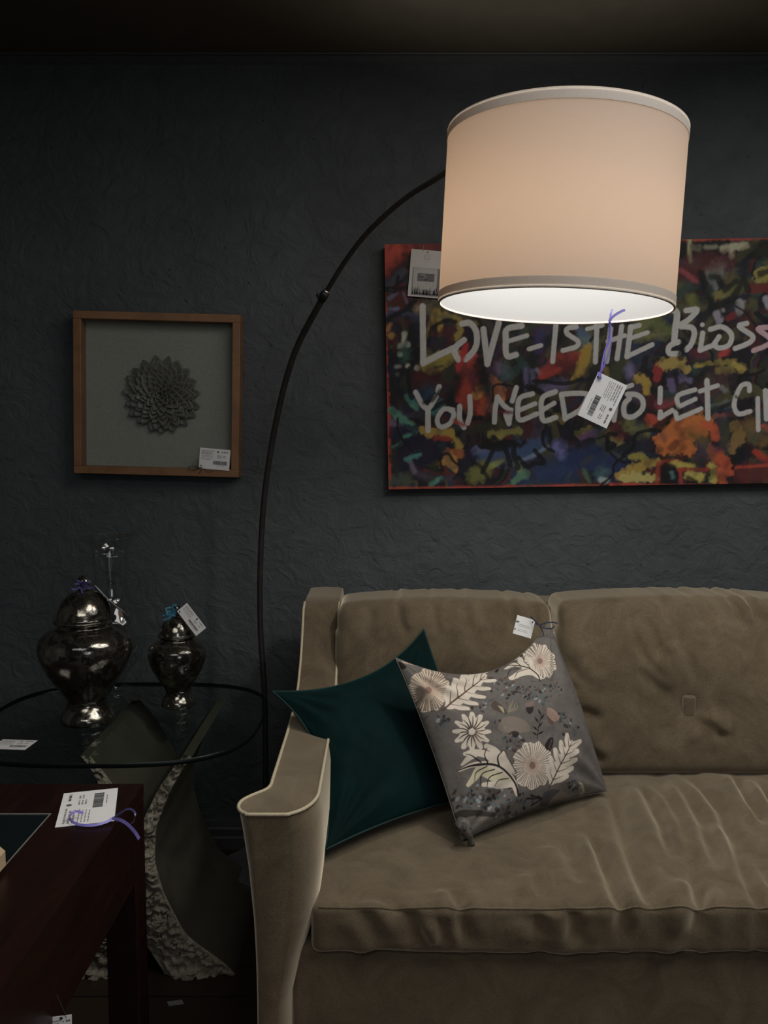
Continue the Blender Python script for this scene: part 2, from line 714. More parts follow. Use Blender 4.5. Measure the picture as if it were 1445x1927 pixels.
structure('floor', MB().box((XL, YF, -0.05), (XR, WALL_Y, 0)), m_floor)
structure('ceiling', MB().box((XL, YF, CEIL_Z), (XR, WALL_Y, CEIL_Z + 0.05)), m_ceil)
structure('wall_back', MB().box((XL - 0.1, WALL_Y, -0.05), (XR + 0.1, WALL_Y + 0.1, CEIL_Z + 0.05)), m_wall)
structure('wall_left', MB().box((XL - 0.1, YF, -0.05), (XL, WALL_Y, CEIL_Z + 0.05)), m_plain_wall)
structure('wall_right', MB().box((XR, YF, -0.05), (XR + 0.1, WALL_Y, CEIL_Z + 0.05)), m_plain_wall)
wf = MB()
wx0, wx1, wz0, wz1 = 0.7, 2.0, 0.9, 2.3
wf.box((XL - 0.1, YF - 0.1, -0.05), (wx0, YF, CEIL_Z + 0.05))
wf.box((wx1, YF - 0.1, -0.05), (XR + 0.1, YF, CEIL_Z + 0.05))
wf.box((wx0, YF - 0.1, -0.05), (wx1, YF, wz0))
wf.box((wx0, YF - 0.1, wz1), (wx1, YF, CEIL_Z + 0.05))
structure('wall_front', wf, m_plain_wall)
wn = MB()
for a, b in (((wx0, wz0), (wx1, wz0 + 0.05)), ((wx0, wz1 - 0.05), (wx1, wz1)), ((wx0, wz0), (wx0 + 0.05, wz1)), ((wx1 - 0.05, wz0), (wx1, wz1)),
             ((wx0, 1.58), (wx1, 1.62)), ((1.33, wz0), (1.37, wz1))):
    wn.box((a[0], YF + 0.05, a[1]), (b[0], YF + 0.10, b[1]))
structure('window_1', wn, m_black_metal)
# crown strip between wall and ceiling, and baseboard with two mouldings
cr = MB()
zt = CEIL_Z
prof = [(0, 0), (0.012, 0), (0.013, -0.003), (0.012, -0.006), (0.005, -0.009), (0.004, -0.028), (0, -0.031)]
n = len(prof)
vs = [(XL, WALL_Y - a, zt + b) for a, b in prof] + [(XR, WALL_Y - a, zt + b) for a, b in prof]
cr.add(vs, [(i, (i + 1) % n, n + (i + 1) % n, n + i) for i in range(n)])
structure('trim_1', cr, m_trim)
bb = MB()
prof = [(0, 0), (0.022, 0), (0.022, 0.035), (0.017, 0.04), (0.017, 0.062), (0.012, 0.068), (0.008, 0.085), (0, 0.09)]
n = len(prof)
vs = [(XL, WALL_Y - a, b) for a, b in prof] + [(XR, WALL_Y - a, b) for a, b in prof]
bb.add(vs, [(i, (i + 1) % n, n + (i + 1) % n, n + i) for i in range(n)])
structure('baseboard_back', bb, m_trim)

# ------------------------------------------------------------------ sofa
SEAT_Z = 0.47
SX0, SX1 = -0.128, 1.648          # between the arms
sofa = empty('sofa', (0.76, 1.95, 0))
tag(sofa, 'taupe velvet sofa with pale piping and sloping flared arms against the dark wall', 'sofa')


def sofa_part(o):
    o.parent = sofa
    o.location = Vector(o.location) - Vector((0.76, 1.95, 0))
    return o


# seat cushion: one bench cushion with wrinkles
P, Nn, Q = rounded_box((SX1 - SX0, 0.66, 0.088), 0.014, 0.0085)
cx, cy, cz = (SX0 + SX1) / 2, 1.438 + 0.33, SEAT_Z - 0.044
P = P + np.array([cx, cy, cz])


def crop_pts(pts, ox, oy, s):
    return [(ox + a * s, oy + b * s) for a, b in pts]


def seat_uv(px, py):
    p = atz(px, py, SEAT_Z)
    if p.y < 1.44:
        q = at(px, py, 1.44)
        return (q.x, -(1.44) + (SEAT_Z - q.z))
    return (p.x, -p.y)


seat_lines = [
    [(1110, 75), (1180, 200), (1235, 400), (1240, 540)], [(1165, 60), (1250, 200), (1290, 330)], [(1210, 50), (1300, 160), (1400, 400), (1395, 520)],
    [(1340, 45), (1390, 130), (1445, 200)], [(1330, 200), (1445, 360), (1500, 420)], [(960, 100), (1000, 220), (1050, 350), (1085, 450), (1090, 520)],
    [(900, 220), (985, 410), (1000, 540)], [(820, 260), (870, 370)], [(1240, 370), (1230, 430), (1230, 520)], [(485, 380), (500, 470), (535, 545)],
    [(735, 340), (745, 400)], [(200, 430), (240, 500), (270, 550)], [(340, 430), (380, 550)], [(440, 450), (460, 540)], [(730, 450), (750, 520)],
    [(1060, 80), (1120, 200), (1150, 300)], [(1420, 60), (1500, 200), (1560, 400)], [(270, 400), (310, 480), (330, 545)], [(840, 430), (850, 540)]]
sl = [[seat_uv(a, b) for a, b in crop_pts(ln, 560, 1440, 0.6125)] for ln in seat_lines]
U = P[:, 0]
S = np.where(Nn[:, 2] > 0.5, -P[:, 1], np.where(Nn[:, 1] < -0.3, -1.44 + (SEAT_Z - P[:, 2]), -P[:, 1]))
vis = (Nn[:, 2] > 0.2) | (Nn[:, 1] < -0.2)
H = creases(U, S, sl, 0.0125, 0.0135)
# broad pull folds that run from the back to the front on the right-hand part
fold = fbm((U + 0.12 * S) * 1.0 + 7, S * 0.16 + 3, 26, 15, 2) - 0.5
H += fold * 0.016 * np.clip((U - 0.12) / 0.3, 0, 1)
crown = 0.012 * np.clip(1 - ((P[:, 1] - 1.80) / 0.36) ** 2, 0, 1) * np.clip((P[:, 0] - SX0) / 0.10, 0, 1) ** 0.5
H2 = (fbm(P[:, 0] + 3, P[:, 1] + 2, 9, 5) - 0.5) * 0.006
P = P + Nn * (np.where(vis, H, 0) + H2)[:, None]
P[:, 2] += crown * np.where(Nn[:, 2] > -0.2, 1, 0)
P[:, 2] -= 0.004 * np.cos((P[:, 0] - 0.3) * 3)
o = sofa_part(np_object('seat_cushion', P, Q, m_velvet))
# seam along the top front edge
em = np.nonzero((np.abs(Nn[:, 1] + 0.6) < 0.25) & (np.abs(Nn[:, 2] - 0.75) < 0.2) & (np.abs(Nn[:, 0]) < 0.1))[0]
best = {}
for i in em:
    k = round(float(U[i]) * 400)
    q = abs(Nn[i, 1] + 0.66)
    if k not in best or q < best[k][0]:
        best[k] = (q, i)
pts = [Vector(P[best[k][1]] + Nn[best[k][1]] * 0.0006) for k in sorted(best)]
sofa_part(MB().tube(pts, 0.0019, 6).build('seam', m_velvet, None, True))
bpy.data.objects['seam'].parent = o
bpy.data.objects['seam'].location = (0, 0, 0)

# base rail
o = MB().box((-0.166, 1.452, 0.075), (1.686, 2.40, 0.386)).build('base', m_velvet)
bevel(o, 0.012, 3)
sofa_part(o)
# back frame
o = MB().box((-0.205, 2.22, 0.08), (1.725, 2.43, 0.845)).build('back_frame', m_velvet)
bevel(o, 0.03, 4)
sofa_part(o)
# block feet
for x in (-0.15, 1.67):
    for y in (1.52, 2.36):
        o = MB().box((x - 0.03, y - 0.03, 0), (x + 0.03, y + 0.03, 0.09)).build('foot', m_mahogany)
        sofa_part(bevel(o, 0.004))


def arm_top(y):
    pts = [(1.40, 0.652), (1.60, 0.652), (1.80, 0.655), (1.95, 0.664), (2.05, 0.690), (2.12, 0.742), (2.165, 0.80), (2.195, 0.846), (2.23, 0.860), (2.43, 0.862)]
    return float(np.interp(y, [p[0] for p in pts], [p[1] for p in pts]))


def arm_mesh(mirror):
    ys = [1.408, 1.411, 1.418, 1.430, 1.448, 1.468, 1.49, 1.51, 1.53, 1.56, 1.62, 1.70, 1.80, 1.88, 1.95, 2.0, 2.04, 2.08, 2.11, 2.135, 2.155, 2.17, 2.182, 2.195, 2.21, 2.23, 2.30, 2.38, 2.43]
    zf = np.array([0.07, 0.18, 0.30, 0.38, 0.45, 0.55, 0.62, 0.652]) / 0.652
    xl0 = np.array([-0.224, -0.222, -0.218, -0.215, -0.213, -0.211, -0.211, -0.211])
    xr0 = np.array([-0.165, -0.165, -0.162, -0.142, -0.119, -0.110, -0.112, -0.119])
    flare = np.array([0.004, 0.006, 0.010, 0.014, 0.019, 0.030, 0.040, 0.046])
    rings = []
    edgeL, edgeR = [], []
    for y in ys:
        zt_ = arm_top(y)
        fl = np.clip((1.515 - y) / 0.055, 0, 1) ** 0.8
        cl = np.clip((1.445 - y) / 0.038, 0, 1)
        fl *= 0.42 + 0.58 * math.sqrt(max(0.0, 1 - cl * cl))
        rd = np.clip((1.500 - y) / 0.094, 0, 1)        # rounding of the front end
        cut = 1 - math.sqrt(max(0.0, 1 - rd * rd))
        xl = xl0 - flare * fl + cut * 0.006
        xr = xr0 - cut * np.array([0.030, 0.030, 0.032, 0.042, 0.056, 0.062, 0.062, 0.064])
        z = zf * zt_
        top_r, top_l = xr[-1], xl[-1]
        loop = [(xl[i], y, z[i]) for i in range(7, -1, -1)] + [(xr[i], y, z[i]) for i in range(8)]
        for t in (0.15, 0.5, 0.85):
            loop.append((top_r + (top_l - top_r) * t, y, zt_ + 0.003 * math.sin(math.pi * t)))
        rings.append(loop)
        edgeL.append((xl[-1], y, zt_))
        edgeR.append((xr[-1], y, zt_))
    sgn = 1
    mb = MB()
    k = len(rings[0])
    vs = [p for r in rings for p in r]
    fs = [(i * k + j, i * k + (j + 1) % k, (i + 1) * k + (j + 1) % k, (i + 1) * k + j) for i in range(len(rings) - 1) for j in range(k)]
    fs.append(tuple(range(k)))
    fs.append(tuple(range((len(rings) - 1) * k, len(rings) * k)))
    if mirror:
        c = (SX0 + SX1)
        vs = [(c - p[0], p[1], p[2]) for p in vs]
        edgeL = [(c - p[0], p[1], p[2]) for p in edgeL]
        edgeR = [(c - p[0], p[1], p[2]) for p in edgeR]
    mb.add(vs, fs)
    pipe = list(reversed([p for p in edgeL if p[1] < 2.24])) + [p for p in edgeR if p[1] < 2.24]
    return mb, pipe


for mir in (False, True):
    mb, pipe = arm_mesh(mir)
    a = sofa_part(smooth_by_angle(mb.build('arm', m_velvet), 55))
    pp = smooth_path(pipe, 3)
    pc = MB().tube(pp, 0.0033, 8).build('piping', m_piping, a, True)
    pc['label'] = 'pale beige piping cord'

# back cushions with creases and covered tuft buttons


def back_y(z, thick=0.0):
    return 2.0 + (z - SEAT_Z) * 0.33


back_lines2 = [
    [(490, 130), (530, 330), (600, 480), (760, 640)], [(720, 130), (800, 280), (880, 470), (930, 650)], [(930, 130), (1030, 230), (1060, 400)],
    [(1200, 130), (1290, 280)], [(540, 540), (650, 640), (780, 750)], [(960, 890), (1030, 1030)],
    [(1000, 900), (1150, 1030)], [(60, 480), (230, 700)], [(160, 840), (320, 890)], [(110, 970), (240, 1120), (350, 1200)],
    [(70, 650), (180, 730)], [(600, 200), (660, 330), (700, 470)], [(1330, 120), (1380, 260)]]
back_lines1 = [[(810, 1140), (825, 1195)], [(870, 1138), (882, 1190)], [(960, 1140), (966, 1185)], [(745, 1145), (762, 1190)], [(700, 1150), (690, 1200)], [(1000, 1135), (1010, 1190)]]


def px_to_back(px, py):
    # point on the leaning cushion front
    z = 0.7
    for _ in range(8):
        y = back_y(z) - 0.015
        z = at(px, py, y).z
    q = at(px, py, y)
    return (q.x, q.z)


def back_cushion(x0, x1, lines, buttons, top):
    zb, ztop = SEAT_Z + 0.004, top
    P, Nn, Q = rounded_box((x1 - x0, 0.17, ztop - zb), 0.03, 0.0085)
    P = P + np.array([(x0 + x1) / 2, 0, (zb + ztop) / 2])
    fx = np.clip(1 - ((P[:, 0] - (x0 + x1) / 2) / ((x1 - x0) / 2)) ** 2, 0, 1)
    fz = np.clip(1 - ((P[:, 2] - (zb + ztop) / 2) / ((ztop - zb) / 2)) ** 2, 0, 1)
    front = Nn[:, 1] < 0.2
    h = creases(P[:, 0], P[:, 2], lines, 0.0105, 0.0125) * np.clip(fx * 6, 0, 1)
    for bx, bz in buttons:
        d2 = ((P[:, 0] - bx) / 0.115) ** 2 + ((P[:, 2] - bz) / 0.10) ** 2
        h += -0.030 * np.exp(-d2) - 0.012 * np.exp(-d2 * 14)
    h += 0.058 * (fx * fz) ** 0.75 + (fbm(P[:, 0] + 5, P[:, 2] + 1, 8, 9) - 0.5) * 0.008
    P[:, 1] -= np.where(front, h, 0)
    topside = Nn[:, 2] > 0.3
    P[:, 2] += np.where(topside, 0.018 * fx ** 0.7 + creases(P[:, 0], P[:, 2] * 0 + ztop - 0.01, lines, 0.004, 0.008), 0)
    # rounded top corners pulled in a little
    P[:, 0] += np.where(P[:, 2] > ztop - 0.06, -np.sign(P[:, 0] - (x0 + x1) / 2) * (1 - np.clip(fx * 8, 0, 1)) * 0.006, 0)
    P[:, 1] += back_y(P[:, 2]) + 0.085
    o = sofa_part(np_object('back_cushion', P, Q, m_velvet))
    for bx, bz in buttons:
        y = back_y(bz) - 0.018
        bp, bn, bq = rounded_box((0.030, 0.016, 0.053), 0.006, 0.006)
        bp = bp + np.array([bx, y - 0.001, bz])
        b = np_object('tuft_button', bp, bq, m_velvet, o)
    return o


bt = px_to_back(1295, 1328)
mid_b = [bt]
back_cushion(SX0 + 0.004, 0.434, [[px_to_back(a, b) for a, b in ln] for ln in back_lines1], [(0.155, bt[1])], 0.868)
back_cushion(0.438, 1.082, [[px_to_back(a, b) for a, b in crop_pts(ln, 1040, 1100, 0.2803)] for ln in back_lines2], [bt], 0.872)
back_cushion(1.086, SX1 - 0.004, [[(1.2, 0.86), (1.22, 0.78)], [(1.35, 0.86), (1.36, 0.78)], [(1.5, 0.86), (1.47, 0.78)]], [(1.365, bt[1])], 0.868)

# ------------------------------------------------------------------ raster painting in a surface's own coordinates


class Paint:
    def __init__(self, xs, ys, base):
        self.xs, self.ys = np.asarray(xs), np.asarray(ys)
        self.X, self.Y = np.meshgrid(self.xs, self.ys)
        self.C = np.array(base, dtype=float)
        self.M = np.zeros(self.X.shape)

    def win(self, x0, x1, y0, y1):
        i0, i1 = np.searchsorted(self.xs, [x0, x1])
        j0, j1 = np.searchsorted(self.ys, [y0, y1])
        return slice(j0, j1), slice(i0, i1)

    def blend(self, sl_, a, col, raised=0):
        a = a[..., None]
        self.C[sl_] = self.C[sl_] * (1 - a) + np.array(col) * a
        if raised:
            self.M[sl_] = np.maximum(self.M[sl_], a[..., 0] * raised)

    def stroke(self, pts, width, col, soft=0.15, rough=0.0, nscale=300, alpha=1.0, seed=1, raised=0, taper=None):
        """width, soft in surface units; rough = edge noise as share of the width"""
        ww = max(width) if isinstance(width, (list, tuple)) else width
        xs = [p[0] for p in pts]
        ys = [p[1] for p in pts]
        m = ww * (1 + rough) + soft
        s_ = self.win(min(xs) - m, max(xs) + m, min(ys) - m, max(ys) + m)
        X, Y = self.X[s_], self.Y[s_]
        if X.size == 0:
            return
        if len(pts) == 1:
            pts = [pts[0], (pts[0][0] + 1e-6, pts[0][1])]
        d, sg, t = seg_dist(X, Y, pts)
        hw = ww / 2
        if isinstance(width, (list, tuple)):
            hw = np.interp(t, np.linspace(0, 1, len(width)), width) / 2
        if rough:
            d = d + (fbm(X + seed * 0.37, Y + seed * 0.71, nscale, seed, 3) - 0.5) * 2 * rough * ww
        a = np.clip((hw - d) / max(soft, 1e-6) + 0.5, 0, 1) * alpha
        self.blend(s_, a, col, raised)

    def poly(self, pts, col, soft=0.0, alpha=1.0, raised=0, rough=0.0, nscale=300, seed=1):
        xs = [p[0] for p in pts]
        ys = [p[1] for p in pts]
        m = soft * 2 + rough * 3
        s_ = self.win(min(xs) - m, max(xs) + m, min(ys) - m, max(ys) + m)
        X, Y = self.X[s_], self.Y[s_]
        if X.size == 0:
            return
        inside = np.zeros(X.shape, bool)
        n_ = len(pts)
        for i in range(n_):
            x0, y0 = pts[i]
            x1, y1 = pts[(i + 1) % n_]
            if y0 == y1:
                continue
            c = ((Y < y0) != (Y < y1)) & (X < (x1 - x0) * (Y - y0) / (y1 - y0) + x0)
            inside ^= c
        d, _, _ = seg_dist(X, Y, list(pts) + [pts[0]])
        sd = np.where(inside, d, -d)
        if rough:
            sd = sd + (fbm(X + seed * 0.37, Y + seed * 0.71, nscale, seed, 3) - 0.5) * 2 * rough
        a = np.clip(sd / max(soft, 1e-6) + 0.5, 0, 1) * alpha
        self.blend(s_, a, col, raised)


# ------------------------------------------------------------------ graffiti canvas
CV_FRONT = WALL_Y - 0.042
CV_ROT = math.radians(-0.95)                    # hangs slightly turned
cv_tl = at(723, 460, CV_FRONT)
cv_bl = at(731, 921, CV_FRONT)
CV_H = (cv_tl - cv_bl).length
CV_W = 1.72
ca, sa = math.cos(CV_ROT), math.sin(CV_ROT)


def cv(px, py):
    """photo pixel -> canvas coordinates (x right, y up) from its bottom left corner"""
    p = at(px, py, CV_FRONT)
    dx, dz = p.x - cv_bl.x, p.z - cv_bl.z
    return (dx * ca - dz * sa, dx * sa + dz * ca)


MM = 0.0017
xs = np.concatenate([np.arange(0, 1.24, MM), np.arange(1.24, CV_W + 0.004, 0.006)])
xs[-1] = CV_W
ys = np.linspace(0, CV_H, int(CV_H / MM) + 1)
K_CV = 2.8                                       # displayed colour -> paint colour


def pc(r, g, b, k=None):
    m = 0.2126 * lin(r) + 0.7152 * lin(g) + 0.0722 * lin(b)
    return tuple(min(0.85, (lin(v) * 0.88 + m * 0.12) * (k or K_CV)) for v in (r, g, b))


X0, Y0 = np.meshgrid(xs, ys)
wx = X0 + 0.06 * (fbm(X0 + 9, Y0, 7, 21) - 0.5)
wy = Y0 + 0.06 * (fbm(X0, Y0 + 9, 7, 31) - 0.5)
sel = fbm(wx * 0.9, wy, 8.5, 41, 3)
pal = [pc(18, 18, 27), pc(13, 14, 14), pc(34, 16, 19), pc(17, 16, 30), pc(26, 27, 20), pc(14, 15, 16), pc(50, 20, 19), pc(20, 28, 40), pc(44, 42, 24), pc(16, 15, 20)]
base = np.zeros(X0.shape + (3,))
edges = np.linspace(0.28, 0.72, len(pal) + 1)
for i, c in enumerate(pal):
    lo = edges[i] if i else -1
    a = np.clip((sel - lo) / 0.012, 0, 1)[..., None]
    base = base * (1 - a) + np.array(c) * a
base *= (0.8 + 0.4 * fbm(X0 * 3, Y0 * 0.8, 60, 51, 3))[..., None]
PT = Paint(xs, ys, base)
CR = {'A': (700, 430, 0.2768), 'B': (1045, 430, 0.2768), 'C': (720, 560, 0.19377), 'D': (940, 560, 0.19377), 'E': (1165, 560, 0.19377)}
PXM = CV_FRONT / FOCAL
# loose dark underpainting
dk = [(16, 16, 26), (12, 13, 13), (32, 15, 18), (17, 17, 34), (28, 30, 20), (14, 15, 17), (46, 19, 19), (20, 28, 42), (44, 42, 24), (16, 15, 20), (11, 12, 14), (52, 50, 30), (26, 40, 38), (40, 34, 46)]
for k in range(620):
    x_, y_ = RNG.random() * CV_W, RNG.random() * CV_H
    a_ = RNG.normal(1.4, 0.7)
    L_ = 0.02 + 0.07 * RNG.random()
    c_ = dk[int(RNG.integers(len(dk)))]
    b_ = a_ + RNG.normal(0, 0.6)
    PT.stroke([(x_, y_), (x_ + L_ * math.cos(a_), y_ + L_ * math.sin(a_)), (x_ + L_ * (math.cos(a_) + math.cos(b_)), y_ + L_ * (math.sin(a_) + math.sin(b_)))],
              0.012 + 0.03 * RNG.random(), pc(*c_), 0.004 + 0.01 * RNG.random(), 0.2, 80, 0.8, seed=k % 90)


def S(crop, col, width, *pts, rough=0.12, soft=None, alpha=0.95, ns=90):
    ox, oy, s = CR[crop]
    P_ = [cv(ox + a * s, oy + b * s) for a, b in pts]
    wd = [x_ * s * PXM for x_ in width] if isinstance(width, (list, tuple)) else width * s * PXM
    PT.stroke(P_, wd, pc(*col), (soft if soft is not None else 0.004) * 1.9, rough, ns, alpha * 0.9, seed=int(pts[0][0] * 7 + pts[0][1] * 3) % 91)


RED, ORG, YEL, OLI, MAR, TEA, BLU, NAV, PUR, BLK, WHT, GRY, PINK, GRN = ((120, 42, 30), (128, 68, 22), (112, 92, 30), (70, 66, 28), (48, 17, 18), (48, 92, 78), (36, 50, 72),
    (18, 19, 34), (62, 56, 82), (10, 10, 11), (118, 120, 106), (84, 84, 86), (110, 55, 60), (44, 60, 38))
# --- left part, crop A
S('A', RED, 190, (90, 100), (140, 250), rough=0.2, soft=0.01)
S('A', RED, 150, (150, 95), (330, 110), rough=0.2, soft=0.01)
S('A', (70, 30, 28), 90, (330, 120), (470, 130), rough=0.2)
S('A', (60, 28, 26), 70, (450, 180), (475, 420), rough=0.3, soft=0.01)
S('A', RED, [16, 14, 10, 8, 8, 22, 34, 28, 22], (88, 100), (90, 350), (95, 540), (98, 800), (100, 1000), (108, 1200), (112, 1400), (116, 1600), (118, 1760), rough=0.35)
S('A', BLK, 130, (260, 230), (150, 330), (110, 420), rough=0.2, soft=0.02)
S('A', (38, 40, 48), 60, (110, 380), (210, 290), rough=0.25)
S('A', MAR, 110, (150, 470), (200, 430), (190, 520), rough=0.2)
S('A', (64, 60, 72), 16, (215, 440), (235, 500), rough=0.2)
S('A', (58, 60, 78), 26, (115, 480), (160, 440), (120, 420), rough=0.3)
S('A', (66, 70, 90), 22, (125, 550), (175, 545), rough=0.3)
S('A', (46, 50, 74), 60, (120, 600), (190, 590), rough=0.3)
S('A', (46, 48, 62), 46, (210, 590), (300, 600), rough=0.3)
S('A', NAV, 130, (150, 640), (260, 640), (250, 780), rough=0.2, soft=0.01)
S('A', BLK, 120, (230, 660), (270, 800), (260, 880), rough=0.2, soft=0.01)
S('A', (90, 78, 58), 60, (310, 545), (420, 525), rough=0.3, soft=0.01)
S('A', OLI, 60, (380, 560), (440, 520), rough=0.3)
S('A', YEL, [38, 44, 30], (430, 560), (400, 660), (385, 740), rough=0.15)
S('A', YEL, [30, 44, 26], (450, 560), (460, 640), (462, 730), rough=0.15)
S('A', (110, 100, 88), 18, (470, 746), rough=0.1)
S('A', (100, 86, 34), 44, (500, 590), (590, 620), (600, 700), (570, 740), rough=0.3)
S('A', (80, 70, 32), 40, (640, 640), (700, 650), rough=0.3)
S('A', MAR, 90, (420, 760), (520, 700), (500, 790), rough=0.3)
S('A', NAV, 70, (400, 770), (480, 780), rough=0.3)
S('A', (98, 78, 30), 46, (130, 730), rough=0.15)
S('A', (110, 70, 34), 30, (105, 690), (120, 660), rough=0.3)
S('A', WHT, [36, 30, 26], (220, 715), (212, 790), rough=0.15)
S('A', (92, 104, 88), 44, (196, 800), rough=0.15)
S('A', (96, 104, 96), 42, (240, 790), rough=0.15)
S('A', (104, 116, 104), 36, (190, 853), rough=0.12)
S('A', WHT, 34, (244, 935), rough=0.1)
S('A', WHT, 38, (306, 950), rough=0.15)
S('A', (92, 92, 84), 26, (165, 940), (185, 938), rough=0.2)
S('A', (52, 54, 40), 26, (172, 990), rough=0.2)
S('A', (44, 50, 44), 24, (130, 805), rough=0.2)
S('A', (34, 62, 54), 60, (225, 830), (225, 880), rough=0.3, alpha=0.7, soft=0.012)
S('A', (98, 88, 30), [110, 120, 70], (380, 930), (470, 890), (590, 860), rough=0.18)
S('A', (88, 78, 28), 60, (400, 970), (470, 930), rough=0.2)
S('A', BLK, 12, (430, 945), (480, 935), rough=0.2)
S('A', MAR, 120, (330, 1020), (440, 1040), rough=0.3, soft=0.02)
S('A', (30, 30, 22), 90, (520, 1000), (560, 940), rough=0.3, soft=0.01)
S('A', (112, 26, 26), [40, 60, 50], (640, 800), (600, 900), (590, 960), rough=0.25)
S('A', (130, 46, 58), 50, (690, 860), (680, 900), rough=0.25)
S('A', (104, 34, 22), [130, 160, 150, 120], (660, 960), (650, 1060), (640, 1160), (760, 1180), rough=0.25, soft=0.01)
S('A', (60, 18, 18), 110, (720, 1220), (640, 1290), rough=0.3, soft=0.02)
S('A', (120, 80, 24), [60, 70, 36], (740, 1090), (720, 1130), (690, 1130), rough=0.25)
S('A', (128, 72, 20), [50, 110, 60], (820, 1030), (860, 1120), (880, 1160), rough=0.2)
S('A', (106, 40, 22), 60, (770, 1160), (740, 1240), rough=0.3)
S('A', BLK, [50, 70, 40], (600, 1000), (560, 1100), (530, 1200), rough=0.2, soft=0.01)
S('A', BLK, [90, 120, 100], (720, 920), (760, 1010), (760, 1080), rough=0.2, soft=0.01)
S('A', (44, 58, 60), 60, (900, 930), (920, 1000), rough=0.35, soft=0.012)
S('A', (66, 60, 78), 40, (855, 930), (860, 970), rough=0.3, soft=0.01)
S('A', PUR, [30, 34, 20], (1045, 960), (1050, 1060), (1045, 1100), rough=0.15)
S('A', PUR, 28, (1085, 970), (1095, 1040), rough=0.2)
S('A', (70, 74, 96), 28, (1120, 960), (1150, 1000), rough=0.25)
S('A', (34, 32, 62), 60, (1130, 700), (1140, 820), rough=0.3, soft=0.01)
S('A', (110, 34, 26), [60, 120, 100], (1160, 980), (1280, 900), (1400, 880), rough=0.25, soft=0.01)
S('A', MAR, 130, (1280, 930), (1380, 940), rough=0.2, soft=0.02)
S('A', (100, 30, 22), 40, (1150, 1010), (1270, 960), rough=0.25)
S('A', PUR, 70, (1180, 1090), (1300, 1060), rough=0.3, soft=0.012)
S('A', TEA, 50, (250, 1150), (300, 1210), rough=0.3)
S('A', TEA, [50, 64, 40], (130, 1240), (210, 1300), (300, 1370), rough=0.2)
S('A', (40, 80, 78), 60, (410, 1230), (460, 1200), rough=0.35, soft=0.01)
S('A', (70, 60, 74), 46, (140, 1320), (180, 1350), rough=0.3, soft=0.01)
S('A', (20, 40, 56), 90, (400, 1110), (350, 1180), rough=0.3, soft=0.02)
S('A', NAV, 120, (170, 1400), (330, 1400), rough=0.2)
S('A', TEA, 26, (220, 1415), (300, 1395), rough=0.3)
S('A', TEA, [30, 24], (140, 1490), (200, 1460), rough=0.3)
S('A', (14, 14, 30), [200, 240, 160], (220, 1560), (340, 1500), (450, 1480), rough=0.15)
S('A', (46, 88, 84), [40, 34], (240, 1570), (320, 1530), rough=0.3)
S('A', (70, 62, 76), 34, (260, 1590), (290, 1650), rough=0.3)
S('A', YEL, 60, (350, 1380), (540, 1390), rough=0.4)
S('A', (92, 30, 22), 40, (430, 1420), (520, 1430), rough=0.4)
S('A', (108, 88, 30), [34, 50, 30], (540, 1400), (590, 1470), (600, 1540), rough=0.35)
S('A', (96, 46, 26), 60, (520, 1530), (600, 1530), rough=0.35)
S('A', (120, 84, 30), [50, 90, 40], (470, 1600), (530, 1570), (560, 1640), rough=0.25)
S('A', TEA, [34, 20], (400, 1740), (470, 1690), rough=0.3)
S('A', (40, 46, 42), 80, (150, 1720), (220, 1700), rough=0.4, soft=0.01)
S('A', (62, 66, 92), [60, 50, 30], (700, 1510), (780, 1530), (880, 1480), rough=0.3)
S('A', (96, 86, 40), 50, (860, 1440), (880, 1400), rough=0.3)
S('A', (84, 80, 36), 44, (800, 1400), (1000, 1380), rough=0.4)
S('A', (36, 52, 78), [90, 120, 90], (760, 1560), (930, 1560), (1130, 1470), rough=0.25, soft=0.01)
S('A', (70, 84, 104), [14, 30, 20], (960, 1600), (1080, 1550), (1200, 1480), rough=0.3)
S('A', (22, 36, 62), [150, 180], (1040, 1680), (1300, 1620), rough=0.2, soft=0.02)
S('A', (88, 96, 40), [40, 30], (800, 1620), (880, 1580), rough=0.3)
S('A', (70, 70, 30), 120, (700, 1680), (760, 1640), rough=0.3, soft=0.01)
S('A', (78, 84, 52), 34, (980, 1600), (1010, 1650), rough=0.3)
S('A', (52, 82, 64), [40, 60], (960, 1720), (1040, 1670), rough=0.25)
S('A', BLK, 26, (650, 1560), (740, 1620), (810, 1730), (870, 1690), (900, 1600), rough=0.12)
S('A', BLK, 60, (770, 1440), (810, 1480), rough=0.12)
S('A', BLK, 26, (800, 1490), (900, 1440), (960, 1450), (1010, 1480), (1040, 1450), rough=0.12)
S('A', BLK, 24, (560, 1700), (600, 1660), (640, 1740), rough=0.12)
S('A', BLK, 22, (1210, 1350), (1215, 1480), (1280, 1530), (1370, 1500), rough=0.12)
S('A', (70, 72, 110), [90, 60], (1270, 1480), (1290, 1540), rough=0.2, soft=0.01)
S('A', (70, 60, 30), 40, (1250, 1270), (1290, 1310), rough=0.3)
S('A', (50, 50, 26), 70, (1080, 1240), (1110, 1170), rough=0.3, soft=0.01)
S('A', (36, 44, 30), 60, (1000, 1220), (1050, 1180), rough=0.3, soft=0.01)
